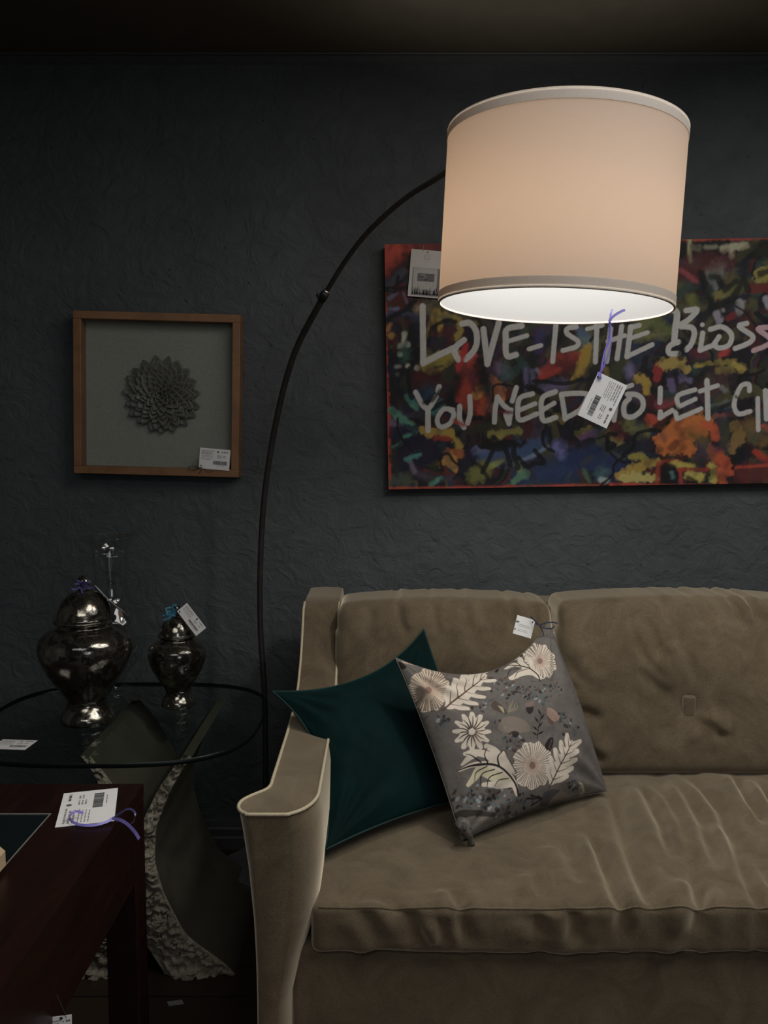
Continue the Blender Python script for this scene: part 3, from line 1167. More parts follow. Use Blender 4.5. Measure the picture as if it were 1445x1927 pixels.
# --- right part, crop B
S('B', RED, 40, (820, 70), (1445, 55), rough=0.35)
S('B', (10, 12, 10), 110, (860, 140), (1445, 150), rough=0.2)
S('B', (112, 108, 80), [26, 30, 22], (912, 80), (912, 160), (918, 225), rough=0.15)
S('B', (66, 66, 52), 44, (930, 130), (970, 130), rough=0.25)
S('B', (88, 86, 74), 30, (1020, 128), (1090, 124), rough=0.15)
S('B', (116, 112, 92), [50, 46, 50], (1140, 140), (1210, 120), (1290, 118), rough=0.2)
S('B', (112, 108, 88), 36, (1198, 130), (1198, 190), rough=0.15)
S('B', (72, 72, 68), [60, 110, 40], (1040, 290), (1110, 270), (1130, 330), rough=0.3, soft=0.01)
S('B', MAR, 90, (830, 300), (950, 320), rough=0.3, soft=0.01)
S('B', (96, 40, 46), 34, (850, 280), (960, 360), rough=0.3)
S('B', (58, 20, 24), 110, (920, 220), (1180, 220), rough=0.35, soft=0.01, alpha=0.7)
S('B', (100, 90, 34), 90, (1390, 320), (1445, 300), rough=0.3)
S('B', BLK, 44, (1390, 310), (1445, 290), rough=0.2)
S('B', (70, 20, 20), 70, (1340, 410), (1445, 400), rough=0.3)
S('B', (78, 80, 78), [50, 36], (1060, 350), (1090, 400), rough=0.3)
S('B', (66, 68, 30), [60, 60], (920, 470), (950, 540), rough=0.3, soft=0.01)
S('B', (80, 76, 36), 60, (1090, 460), (1140, 440), rough=0.3)
S('B', (66, 68, 34), 80, (1180, 430), (1260, 390), rough=0.3, soft=0.01)
S('B', BLK, 40, (990, 300), (1010, 400), (1060, 470), (1060, 540), rough=0.12)
S('B', BLK, 40, (1060, 330), (1110, 330), (1150, 420), (1230, 360), rough=0.12)
S('B', BLK, 46, (1100, 530), (1200, 480), (1280, 350), (1310, 420), rough=0.12)
S('B', (96, 96, 100), [50, 60, 40], (1260, 500), (1250, 570), rough=0.25)
S('B', (96, 96, 104), 40, (1430, 480), (1445, 530), rough=0.25)
S('B', (96, 92, 100), [60, 50], (1100, 590), (1110, 620), rough=0.25)
S('B', (96, 96, 100), 26, (1140, 556), rough=0.2)
S('B', (78, 24, 28), 50, (1180, 610), (1210, 590), rough=0.3)
S('B', (60, 66, 28), [80, 90], (680, 640), (760, 700), rough=0.3, soft=0.01)
S('B', (70, 74, 36), 80, (620, 640), (560, 680), rough=0.35, soft=0.01)
S('B', (76, 74, 40), 50, (560, 740), (700, 720), rough=0.4, soft=0.01)
S('B', (58, 74, 78), 80, (230, 770), (190, 740), rough=0.3, soft=0.012)
S('B', (46, 60, 80), 50, (170, 690), (190, 720), rough=0.3)
S('B', (106, 86, 22), [60, 80, 60, 30], (215, 810), (200, 880), (170, 960), (120, 1020), rough=0.2)
S('B', (80, 66, 34), 40, (340, 960), (350, 1010), rough=0.35)
S('B', (34, 38, 24), 100, (440, 930), (420, 1000), rough=0.3, soft=0.012)
S('B', (72, 68, 96), 60, (500, 950), (510, 990), rough=0.3, soft=0.01)
S('B', BLK, [40, 60, 30], (620, 880), (590, 980), (600, 1030), rough=0.15)
S('B', YEL, [60, 70, 40], (560, 1020), (610, 1040), (620, 1110), rough=0.3)
S('B', (96, 26, 26), [70, 50], (700, 940), (690, 1030), rough=0.3)
S('B', (108, 92, 40), [80, 100, 40], (740, 930), (830, 910), (890, 960), rough=0.3)
S('B', (110, 96, 36), [30, 40, 30, 60], (960, 930), (1070, 910), (1200, 905), (1260, 950), rough=0.3)
S('B', (90, 80, 32), 50, (1200, 960), (1110, 960), rough=0.35)
S('B', (116, 36, 34), [40, 60], (1120, 860), (1160, 830), rough=0.3)
S('B', (60, 22, 30), 80, (960, 850), (1010, 860), rough=0.3, soft=0.01)
S('B', PUR, [60, 50], (780, 1020), (800, 1100), rough=0.25)
S('B', (66, 60, 84), 60, (850, 1010), (900, 1040), rough=0.3)
S('B', BLK, 30, (720, 1080), (740, 1010), (830, 990), rough=0.12)
S('B', (12, 12, 26), 24, (820, 1000), (830, 1100), (880, 1050), (930, 1080), rough=0.12)
S('B', (80, 30, 40), 60, (700, 1200), (790, 1170), rough=0.3)
S('B', (46, 30, 28), 130, (1060, 1090), (1140, 1020), rough=0.3, soft=0.02)
S('B', (60, 64, 60), [40, 50], (1040, 1220), (1180, 1190), rough=0.4)
S('B', BLK, 30, (1040, 1240), (1200, 1190), rough=0.15)
S('B', (74, 74, 74), 36, (1130, 1080), (1150, 1100), rough=0.3)
S('B', (100, 50, 50), 36, (1090, 1270), (1140, 1280), rough=0.4)
S('B', (118, 44, 26), [70, 80, 60], (640, 1300), (700, 1320), (740, 1300), rough=0.25)
S('B', ORG, [120, 190, 200, 150], (730, 1420), (800, 1400), (900, 1360), (1000, 1340), rough=0.2)
S('B', ORG, 110, (740, 1480), (900, 1490), rough=0.25)
S('B', BLK, [70, 60, 40], (690, 1360), (740, 1320), (790, 1280), rough=0.15)
S('B', (66, 50, 18), [70, 80], (920, 1400), (1000, 1430), rough=0.35, soft=0.02)
S('B', (74, 36, 16), 50, (820, 1460), (790, 1490), rough=0.3)
S('B', (124, 50, 26), [50, 60, 60], (1010, 1330), (1080, 1350), (1090, 1420), rough=0.2)
S('B', (34, 36, 32), 80, (1140, 1320), (1160, 1500), rough=0.25, soft=0.01)
S('B', (86, 66, 32), [60, 90, 70], (1220, 1340), (1260, 1400), (1210, 1490), rough=0.3)
S('B', (130, 52, 26), 44, (1410, 1350), (1445, 1360), rough=0.25)
S('B', (70, 54, 28), 90, (1320, 1330), (1420, 1440), rough=0.35, soft=0.015)
S('B', (124, 50, 26), [60, 100, 100, 60], (1050, 1500), (1090, 1540), (1140, 1600), (1180, 1660), rough=0.25)
S('B', (110, 34, 22), 40, (1360, 1520), (1445, 1580), rough=0.3)
S('B', (60, 24, 22), [140, 140], (1300, 1660), (1445, 1660), rough=0.2, soft=0.015)
S('B', (122, 40, 26), 18, (1230, 1625), (1445, 1610), rough=0.3)
S('B', (18, 30, 58), [150, 180, 140], (130, 1560), (380, 1580), (420, 1640), rough=0.2, soft=0.02)
S('B', (16, 20, 24), 60, (380, 1480), (600, 1490), rough=0.3, soft=0.01)
S('B', (100, 90, 34), [36, 56, 30], (510, 1560), (570, 1545), (620, 1570), rough=0.25)
S('B', YEL, [40, 70, 60, 40], (420, 1680), (520, 1640), (620, 1600), (690, 1590), rough=0.3)
S('B', (122, 112, 58), [60, 70, 40], (460, 1700), (560, 1690), (680, 1700), rough=0.35)
S('B', (96, 34, 22), 34, (690, 1740), (700, 1600), (800, 1580), (850, 1600), rough=0.15)
S('B', (120, 108, 40), [50, 40, 30], (800, 1600), (880, 1610), (940, 1620), rough=0.25)
S('B', BLK, 110, (770, 1640), (780, 1700), rough=0.15)
S('B', (60, 100, 90), 30, (790, 1660), (800, 1690), rough=0.3)
S('B', (110, 36, 24), 26, (840, 1640), (1040, 1640), rough=0.2)
S('B', (110, 36, 24), 24, (850, 1650), (850, 1740), rough=0.2)
S('B', (124, 112, 46), [60, 70], (900, 1680), (980, 1690), rough=0.25)
S('B', BLK, 24, (900, 1730), (900, 1690), (960, 1720), rough=0.15)
S('B', (120, 108, 42), [40, 70, 50], (1050, 1610), (1080, 1640), (1080, 1710), rough=0.3)
S('B', (126, 56, 30), [44, 60], (1110, 1640), (1140, 1720), rough=0.3)
S('B', (40, 66, 70), 60, (300, 1680), (330, 1650), rough=0.35, soft=0.012)
S('B', (98, 108, 110), [44, 40], (310, 1710), (350, 1715), rough=0.2)
S('B', (46, 62, 50), 30, (190, 1640), (230, 1720), rough=0.3)
S('B', RED, 26, (380, 1740), (600, 1745), rough=0.35)
S('B', RED, 14, (0, 1752), (380, 1745), rough=0.4)
S('B', RED, 16, (600, 1748), (1100, 1746), rough=0.4)
S('A', RED, 14, (120, 1766), (900, 1758), rough=0.4)
S('A', RED, 14, (900, 1755), (1445, 1745), rough=0.4)
S('B', (86, 82, 40), 60, (380, 1400), (430, 1440), rough=0.4)
S('B', (88, 78, 32), 60, (160, 1400), (220, 1370), rough=0.35)
S('B', (60, 40, 66), 50, (180, 1420), (270, 1390), rough=0.35)
S('B', (60, 20, 26), 100, (410, 1350), (430, 1400), rough=0.3, soft=0.01)
S('B', (76, 76, 40), 80, (500, 1330), (600, 1370), rough=0.4, soft=0.012)
# a few strokes on the part beyond the photo's right edge
for k in range(46):
    x_ = 1.24 + RNG.random() * 0.46
    y_ = 0.05 + RNG.random() * (CV_H - 0.1)
    a_ = RNG.random() * 6.3
    L_ = 0.03 + 0.08 * RNG.random()
    c_ = [RED, ORG, YEL, OLI, MAR, TEA, BLU, PUR, BLK, BLK][int(RNG.integers(10))]
    PT.stroke([(x_, y_), (x_ + L_ * math.cos(a_), y_ + L_ * math.sin(a_))], 0.02 + 0.04 * RNG.random(), pc(*c_), 0.008, 0.2, 60, 0.9, seed=k)
# thin dark glazes that break the colours up
for k in range(240):
    x_, y_ = RNG.random() * CV_W, RNG.random() * CV_H
    a_ = RNG.normal(1.2, 0.8)
    L_ = 0.02 + 0.06 * RNG.random()
    PT.stroke([(x_, y_), (x_ + L_ * math.cos(a_), y_ + L_ * math.sin(a_))], 0.008 + 0.018 * RNG.random(), pc(*dk[int(RNG.integers(len(dk)))]), 0.012, 0.25, 90, 0.45, seed=k % 80)
# black scribbled outlines over the colours
for k in range(34):
    x_, y_ = RNG.random() * 1.2, 0.05 + RNG.random() * (CV_H - 0.1)
    P_ = [Vector((x_, y_, 0))]
    a_ = RNG.random() * 6.3
    for q_ in range(4):
        a_ += RNG.normal(0, 0.9)
        P_.append(P_[-1] + Vector((math.cos(a_), math.sin(a_), 0)) * (0.02 + 0.03 * RNG.random()))
    PT.stroke([(p.x, p.y) for p in smooth_path(P_, 5)], 0.006 + 0.012 * RNG.random(), pc(10, 10, 12), 0.003, 0.15, 120, 0.9, seed=k)
# --- lettering
LET = (108, 107, 105)


def Lt(crop, *pts, wd=52, col=LET):
    ox, oy, s = CR[crop]
    P_ = [Vector((*cv(ox + a * s, oy + b * s), 0)) for a, b in pts]
    if len(P_) > 2:
        P_ = smooth_path(P_, 5)
    PT.stroke([(p.x, p.y) for p in P_], wd * 1.1 * s * PXM, pc(*col, k=3.5), 0.0022, 0.05, 220, 0.97, seed=int(pts[0][0]) % 50, raised=1.0)


Lt('C', (388, 85), (394, 640))
Lt('C', (396, 636), (540, 560), wd=54)
Lt('C', (540, 560), (715, 478), wd=54)
Lt('C', (790, 412), (720, 470), (698, 530), (735, 605))
Lt('C', (770, 255), (850, 250), (908, 330), (912, 450), (870, 535), (805, 600))
Lt('C', (978, 305), (1017, 645))
Lt('C', (1017, 645), (1070, 450), (1128, 245))
Lt('C', (1350, 275), (1210, 305), (1195, 400), (1205, 565), (1295, 555))
Lt('C', (1215, 425), (1400, 370), wd=40)
Lt('D', (285, 500), (400, 465), wd=40)
Lt('D', (548, 250), (530, 450), (515, 620), wd=44)
Lt('D', (745, 285), (660, 300), (655, 350), (755, 420), (745, 475), (615, 515), wd=42)
Lt('D', (945, 265), (930, 625), wd=44)
Lt('D', (850, 305), (1000, 270), wd=36)
Lt('D', (1078, 300), (1040, 620), wd=44)
Lt('D', (1185, 280), (1140, 595), wd=44)
Lt('D', (1050, 425), (1215, 370), wd=40)
Lt('E', (195, 270), (115, 290), wd=42)
Lt('E', (112, 285), (75, 575), wd=46)
Lt('E', (78, 572), (320, 458), wd=42)
Lt('E', (95, 400), (275, 340), wd=38)
Lt('E', (490, 110), (560, 150), (545, 300), (535, 420), wd=56)
Lt('E', (650, 125), (755, 120), (680, 210), (590, 275), (700, 290), (730, 350), (700, 450), (655, 505), wd=48)
Lt('E', (580, 430), (490, 470), (485, 540), (580, 545), wd=48)
Lt('E', (808, 265), wd=40)
Lt('E', (812, 345), (785, 510), wd=44)
Lt('E', (785, 512), (935, 455), wd=44)
Lt('E', (885, 308), (1000, 285), (1090, 360), (1065, 460), (970, 490), (925, 455), (970, 380), wd=44)
Lt('E', (1240, 250), (1165, 280), (1295, 375), (1260, 440), (1125, 495), wd=44)
Lt('E', (1460, 285), (1350, 305), (1440, 375), (1480, 420), (1420, 470), (1305, 515), wd=44, col=(112, 92, 96))
Lt('E', (1560, 330), (1530, 420), (1580, 480), (1650, 410), (1600, 340), (1550, 340), wd=44)
Lt('E', (1720, 500), (1760, 300), (1820, 420), (1880, 290), (1920, 500), wd=44)
# second line
Lt('C', (320, 920), (385, 1040), (435, 1085), wd=46)
Lt('C', (440, 1080), (440, 1290), wd=48)
Lt('C', (548, 865), (535, 910), wd=44)
Lt('C', (520, 960), (470, 1050), (438, 1085), wd=44)
Lt('C', (680, 1090), (590, 1085), (530, 1180), (560, 1255), (650, 1225), (690, 1130), (640, 1080), wd=42)
Lt('C', (748, 1055), (748, 1190), (790, 1262), wd=44)
Lt('C', (845, 960), (850, 1120), (825, 1220), wd=44)
Lt('C', (1085, 1210), (1092, 1080), (1115, 965), wd=44)
Lt('C', (1115, 965), (1170, 1040), (1235, 1095), wd=44)
Lt('C', (1195, 1135), (1225, 1225), wd=44)
Lt('C', (1228, 1220), (1248, 1090), wd=40)
Lt('C', (1258, 1005), (1298, 875), wd=44)
Lt('D', (320, 935), (200, 975), (175, 1090), (200, 1190), (360, 1130), wd=44)
Lt('D', (190, 1095), (345, 1030), wd=40)
Lt('D', (540, 915), (420, 970), (405, 1090), (430, 1195), (545, 1165), wd=46)
Lt('D', (420, 1090), (530, 1025), wd=40)
Lt('D', (600, 945), (620, 1060), (635, 1180), wd=44)
Lt('D', (600, 940), (740, 930), (850, 940), (840, 1000), (780, 1090), (635, 1175), wd=44)
Lt('D', (1150, 900), (1285, 850), wd=40)
Lt('D', (1150, 880), (1110, 1190), wd=44)
Lt('D', (1240, 940), (1330, 945), (1390, 1000), (1380, 1090), (1290, 1160), (1215, 1140), (1210, 1040), (1260, 980), wd=46)
Lt('E', (400, 880), (395, 1020), wd=44)
Lt('E', (400, 1110), (395, 1170), wd=44)
Lt('E', (395, 1168), (515, 1095), wd=42)
Lt('E', (735, 895), (570, 955), (575, 1065), wd=42)
Lt('E', (580, 1060), (740, 985), wd=40)
Lt('E', (545, 1110), (560, 1178), wd=40)
Lt('E', (565, 1178), (795, 1080), wd=40)
Lt('E', (852, 805), (862, 1175), wd=46)
Lt('E', (785, 910), (955, 855), wd=40)
Lt('E', (1265, 905), (1258, 845), (1195, 850), (1145, 930), (1115, 1050), (1160, 1130), (1270, 1105), wd=42)
Lt('E', (1345, 980), (1350, 1285), wd=40)
Lt('E', (1418, 905), (1430, 1180), wd=44)
Lt('E', (1420, 910), (1510, 930), (1440, 1020), (1540, 1170), wd=44)
Lt('E', (1640, 920), (1580, 1020), (1640, 1130), (1720, 1040), (1650, 920), wd=44)
Lt('E', (1780, 910), (1820, 1150), (1870, 1000), (1920, 1150), (1970, 900), wd=44)
# strokes that run over the letters
S('C', BLK, 36, (400, 1020), (480, 1000), (560, 900), rough=0.1)
S('C', (60, 20, 20), 34, (1140, 1110), (1250, 1115), rough=0.15)
S('C', (110, 30, 26), [20, 40, 30], (800, 480), (780, 590), (740, 700), rough=0.2)
S('C', (104, 40, 24), 36, (700, 1200), (790, 1240), rough=0.3)
S('E', BLK, [50, 70], (620, 420), (600, 580), rough=0.12)
S('E', BLK, 34, (540, 1060), (600, 1110), rough=0.12)
S('E', BLK, 24, (1130, 960), (1160, 980), rough=0.12)
S('E', (84, 34, 40), [30, 40], (400, 1065), (520, 1030), rough=0.25)
PT.C *= (0.90 + 0.2 * fbm(X0, Y0, 130, 77, 3))[..., None]
co = np.zeros(X0.shape + (3,))
co[..., 0] = X0
co[..., 2] = Y0
co[..., 1] = -PT.M * 0.0004
nV = co[..., 0].size
V_ = co.reshape(-1, 3)
Qc = grid_quads(len(ys), len(xs))
th = 0.040
edge_c = np.array(pc(88, 32, 26))
ext = np.array([(0, 0, 0), (CV_W, 0, 0), (CV_W, 0, CV_H), (0, 0, CV_H), (0, th, 0), (CV_W, th, 0), (CV_W, th, CV_H), (0, th, CV_H)], dtype=float)
eq = np.array([(0, 4, 5, 1), (1, 5, 6, 2), (2, 6, 7, 3), (3, 7, 4, 0), (4, 7, 6, 5)]) + nV
painting = np_object('canvas_painting', np.concatenate([V_, ext]), np.concatenate([Qc, eq]), m_pcanvas, None,
                     np.concatenate([PT.C.reshape(-1, 3), np.tile(edge_c, (8, 1))]), smooth=False)
painting.location = (cv_bl.x, CV_FRONT, cv_bl.z)
painting.rotation_euler = (0, CV_ROT, 0)
tag(painting, 'graffiti canvas in red, yellow and blue with big grey handwritten words above the sofa', 'painting')

# ------------------------------------------------------------------ arc floor lamp
SH_Y = 1.70
sh_bot = at(1042, 579, SH_Y)
sh_top = at(1064, 253, SH_Y)
SH_R = 0.2265
axis = (sh_top - sh_bot).normalized()
SH_H = (sh_top - sh_bot).length
base_xy = Vector((-0.345, 2.40, 0))
lamp = empty('arc_floor_lamp', base_xy)
tag(lamp, 'arc floor lamp with thin black pole and glowing white drum shade over the sofa', 'lamp')
lampM = Matrix.Translation(base_xy)


def lamp_part(mb, name, m, smooth=True, parent=None):
    return mb.build(name, m, lamp if parent is None else parent, smooth, lampM)


hdir = Vector((sh_top.x - base_xy.x, sh_top.y - base_xy.y, 0)).normalized()


def on_arc_plane(px, py):
    u = (px - 722.5) / FOCAL
    v = (963.5 - py) / FOCAL
    d = Vector((u, CP + v * SP, -SP + v * CP))
    nrm = Vector((-hdir.y, hdir.x, 0))
    t = nrm.dot(base_xy) / nrm.dot(d)
    return Vector((0, 0, CAM_H)) + d * t


arc_px = [(490, 1180), (490, 1060), (498, 930), (519, 795), (554, 665), (612, 552)]
low = [base_xy + Vector((0, 0, 0.05))] + [base_xy + Vector((0, 0, z)) for z in (0.3, 0.55)]
arc_lo = [on_arc_plane(*p) for p in arc_px]
low = smooth_path(low + arc_lo, 8)
hub = sh_top - axis * 0.05
up_px = [(612, 552), (650, 491), (695, 434), (762, 374), (838, 325)]
arc_hi = [on_arc_plane(*p) for p in up_px]
end = hub + Vector((-0.0, 0, 0.055))
dlast = (arc_hi[-1] - arc_hi[-2]).normalized()
mid1 = arc_hi[-1].lerp(end, 0.38) + Vector((0, 0, 0.036))
mid2 = arc_hi[-1].lerp(end, 0.75) + Vector((0, 0, 0.028))
hi = smooth_path(arc_hi + [mid1, mid2, end], 8)
lamp_part(MB().tube(low, 0.0082, 12), 'lower_pole', m_black_metal)
lamp_part(MB().tube(hi, 0.0062, 12), 'upper_pole', m_black_metal)
cdir = (arc_hi[1] - arc_hi[0]).normalized()
c0 = arc_hi[0]
col_ = lamp_part(MB().tube([c0 - cdir * 0.022, c0 - cdir * 0.002, c0 + cdir * 0.004], [0.0115, 0.0115, 0.0105], 14), 'collar', m_black_metal)
lamp_part(MB().tube([c0 + cdir * 0.004, c0 + cdir * 0.010], [0.0095, 0.0092], 14), 'collar_ring', m_steel, parent=col_)
lamp_part(MB().tube([c0 - cdir * 0.013, c0 - cdir * 0.013 + Vector((-0.016, -0.004, 0.006))], [0.004, 0.005], 8), 'thumb_screw', m_black_metal, parent=col_)
# marble base: a square slab turned corner-on, on a thin plinth
bs = MB()
for r, z0, z1 in ((0.165, 0.0, 0.018), (0.172, 0.024, 0.05)):
    vs = [base_xy + Vector((r * math.cos(a + 0.12), r * math.sin(a + 0.12), z)) for z in (z0, z1) for a in (0, math.pi / 2, math.pi, 1.5 * math.pi)]
    bs.add(vs, [(3, 2, 1, 0), (4, 5, 6, 7)] + [(i, (i + 1) % 4, 4 + (i + 1) % 4, 4 + i) for i in range(4)])
bs.tube([base_xy + Vector((0, 0, 0.015)), base_xy + Vector((0, 0, 0.03))], 0.11, 24)
bo = lamp_part(bs, 'base', m_marble, False)
bevel(bo, 0.003)
# shade
ex = Vector((0, 1, 0)).cross(axis).normalized()
ey = axis.cross(ex)


def ring_pt(r, h, a):
    return sh_bot + axis * h + (ex * math.cos(a) + ey * math.sin(a)) * r


def shell(r0, r1, h0, h1, n=128, rows=1, closed=False):
    mb = MB()
    vs, fs = [], []
    for j in range(rows + 1):
        t = j / rows
        for k in range(n):
            vs.append(ring_pt(r0 + (r1 - r0) * t, h0 + (h1 - h0) * t, 2 * math.pi * k / n))
    for j in range(rows):
        for k in range(n):
            k2 = (k + 1) % n
            fs.append((j * n + k, j * n + k2, (j + 1) * n + k2, (j + 1) * n + k))
    return mb.add(vs, fs)


def ring_band(r_in, r_out, h0, h1, n=128):
    mb = MB()
    prof = [(r_in, h0), (r_out, h0), (r_out, h1), (r_in, h1)]
    vs = [ring_pt(r, h, 2 * math.pi * k / n) for r, h in prof for k in range(n)]
    fs = [(j * n + k, j * n + (k + 1) % n, ((j + 1) % 4) * n + (k + 1) % n, ((j + 1) % 4) * n + k) for j in range(4) for k in range(n)]
    return mb.add(vs, fs)


shade = lamp_part(shell(SH_R, SH_R, 0.004, SH_H - 0.004, rows=4), 'shade', m_shade)
shade['label'] = 'white linen drum shade'
lamp_part(ring_band(SH_R + 0.0003, SH_R + 0.0012, 0.0, 0.019), 'bottom_band', m_band, False, shade)
lamp_part(ring_band(SH_R + 0.0003, SH_R + 0.0012, SH_H - 0.019, SH_H), 'top_band', m_band, False, shade)
rimpts = [ring_pt(SH_R - 0.0015, 0.001, 2 * math.pi * k / 128) for k in range(129)]
lamp_part(MB().tube(rimpts, 0.0024, 8, caps=False), 'bottom_rim', m_rim, True, shade)
rimpts = [ring_pt(SH_R - 0.0015, SH_H - 0.001, 2 * math.pi * k / 128) for k in range(129)]
lamp_part(MB().tube(rimpts, 0.0022, 8, caps=False), 'top_rim', m_rim, True, shade)
# spider, socket, bulb
sp = MB()
for k in range(3):
    a = 2 * math.pi * k / 3 + 0.3
    sp.tube([sh_bot + axis * (SH_H - 0.05), ring_pt(SH_R * 0.6, SH_H - 0.045, a), ring_pt(SH_R - 0.002, SH_H - 0.012, a)], 0.0016, 6)
lamp_part(sp, 'spider_fitting', m_steel, True, shade)
sk = sh_bot + axis * (SH_H - 0.05)
lamp_part(MB().tube([end, sk, sk - axis * 0.055], [0.008, 0.014, 0.017], 16), 'socket', m_black_metal)
bulb_c = sh_bot + axis * (SH_H * 0.70)
bm_ = MB()
bp = []
for i in range(13):
    a = math.pi * i / 12
    r = 0.029 * math.sin(a)
    z = -0.029 * math.cos(a)
    if i > 8:
        r = max(r, 0.013)
        z = 0.0205 + (i - 9) * 0.012
    bp.append((max(r, 0.0005), z))
vs, fs = [], []
for r, z in bp:
    for k in range(20):
        a = 2 * math.pi * k / 20
        vs.append(bulb_c + axis * z + (ex * math.cos(a) + ey * math.sin(a)) * r)
for i in range(12):
    for k in range(20):
        fs.append((i * 20 + k, i * 20 + (k + 1) % 20, (i + 1) * 20 + (k + 1) % 20, (i + 1) * 20 + k))
bm_.add(vs, fs)
bulb = lamp_part(bm_, 'bulb', mat_emit('bulb_glow', (1.0, 0.93, 0.80), 3.0))
bulb.visible_shadow = True
ld = bpy.data.lights.new('bulb_light', 'POINT')
ld.energy = BULB_POWER
ld.color = (1.0, 0.95, 0.87)
ld.shadow_soft_size = 0.055
lo_ = bpy.data.objects.new('bulb_light', ld)
COL.objects.link(lo_)
lo_.parent = lamp
lo_.location = bulb_c - axis * 0.095 - base_xy

# ------------------------------------------------------------------ price tags


def text_lines(mb, fn, rows, seed, mi):
    rg = random.Random(seed)
    for (u0, u1, v, h) in rows:
        u = u0
        while u < u1 - 0.01:
            wl = min(rg.uniform(0.03, 0.10), u1 - u)
            mb.quad(fn(u, v), fn(u + wl, v), fn(u + wl, v + h), fn(u, v + h), mi)
            u += wl + 0.016


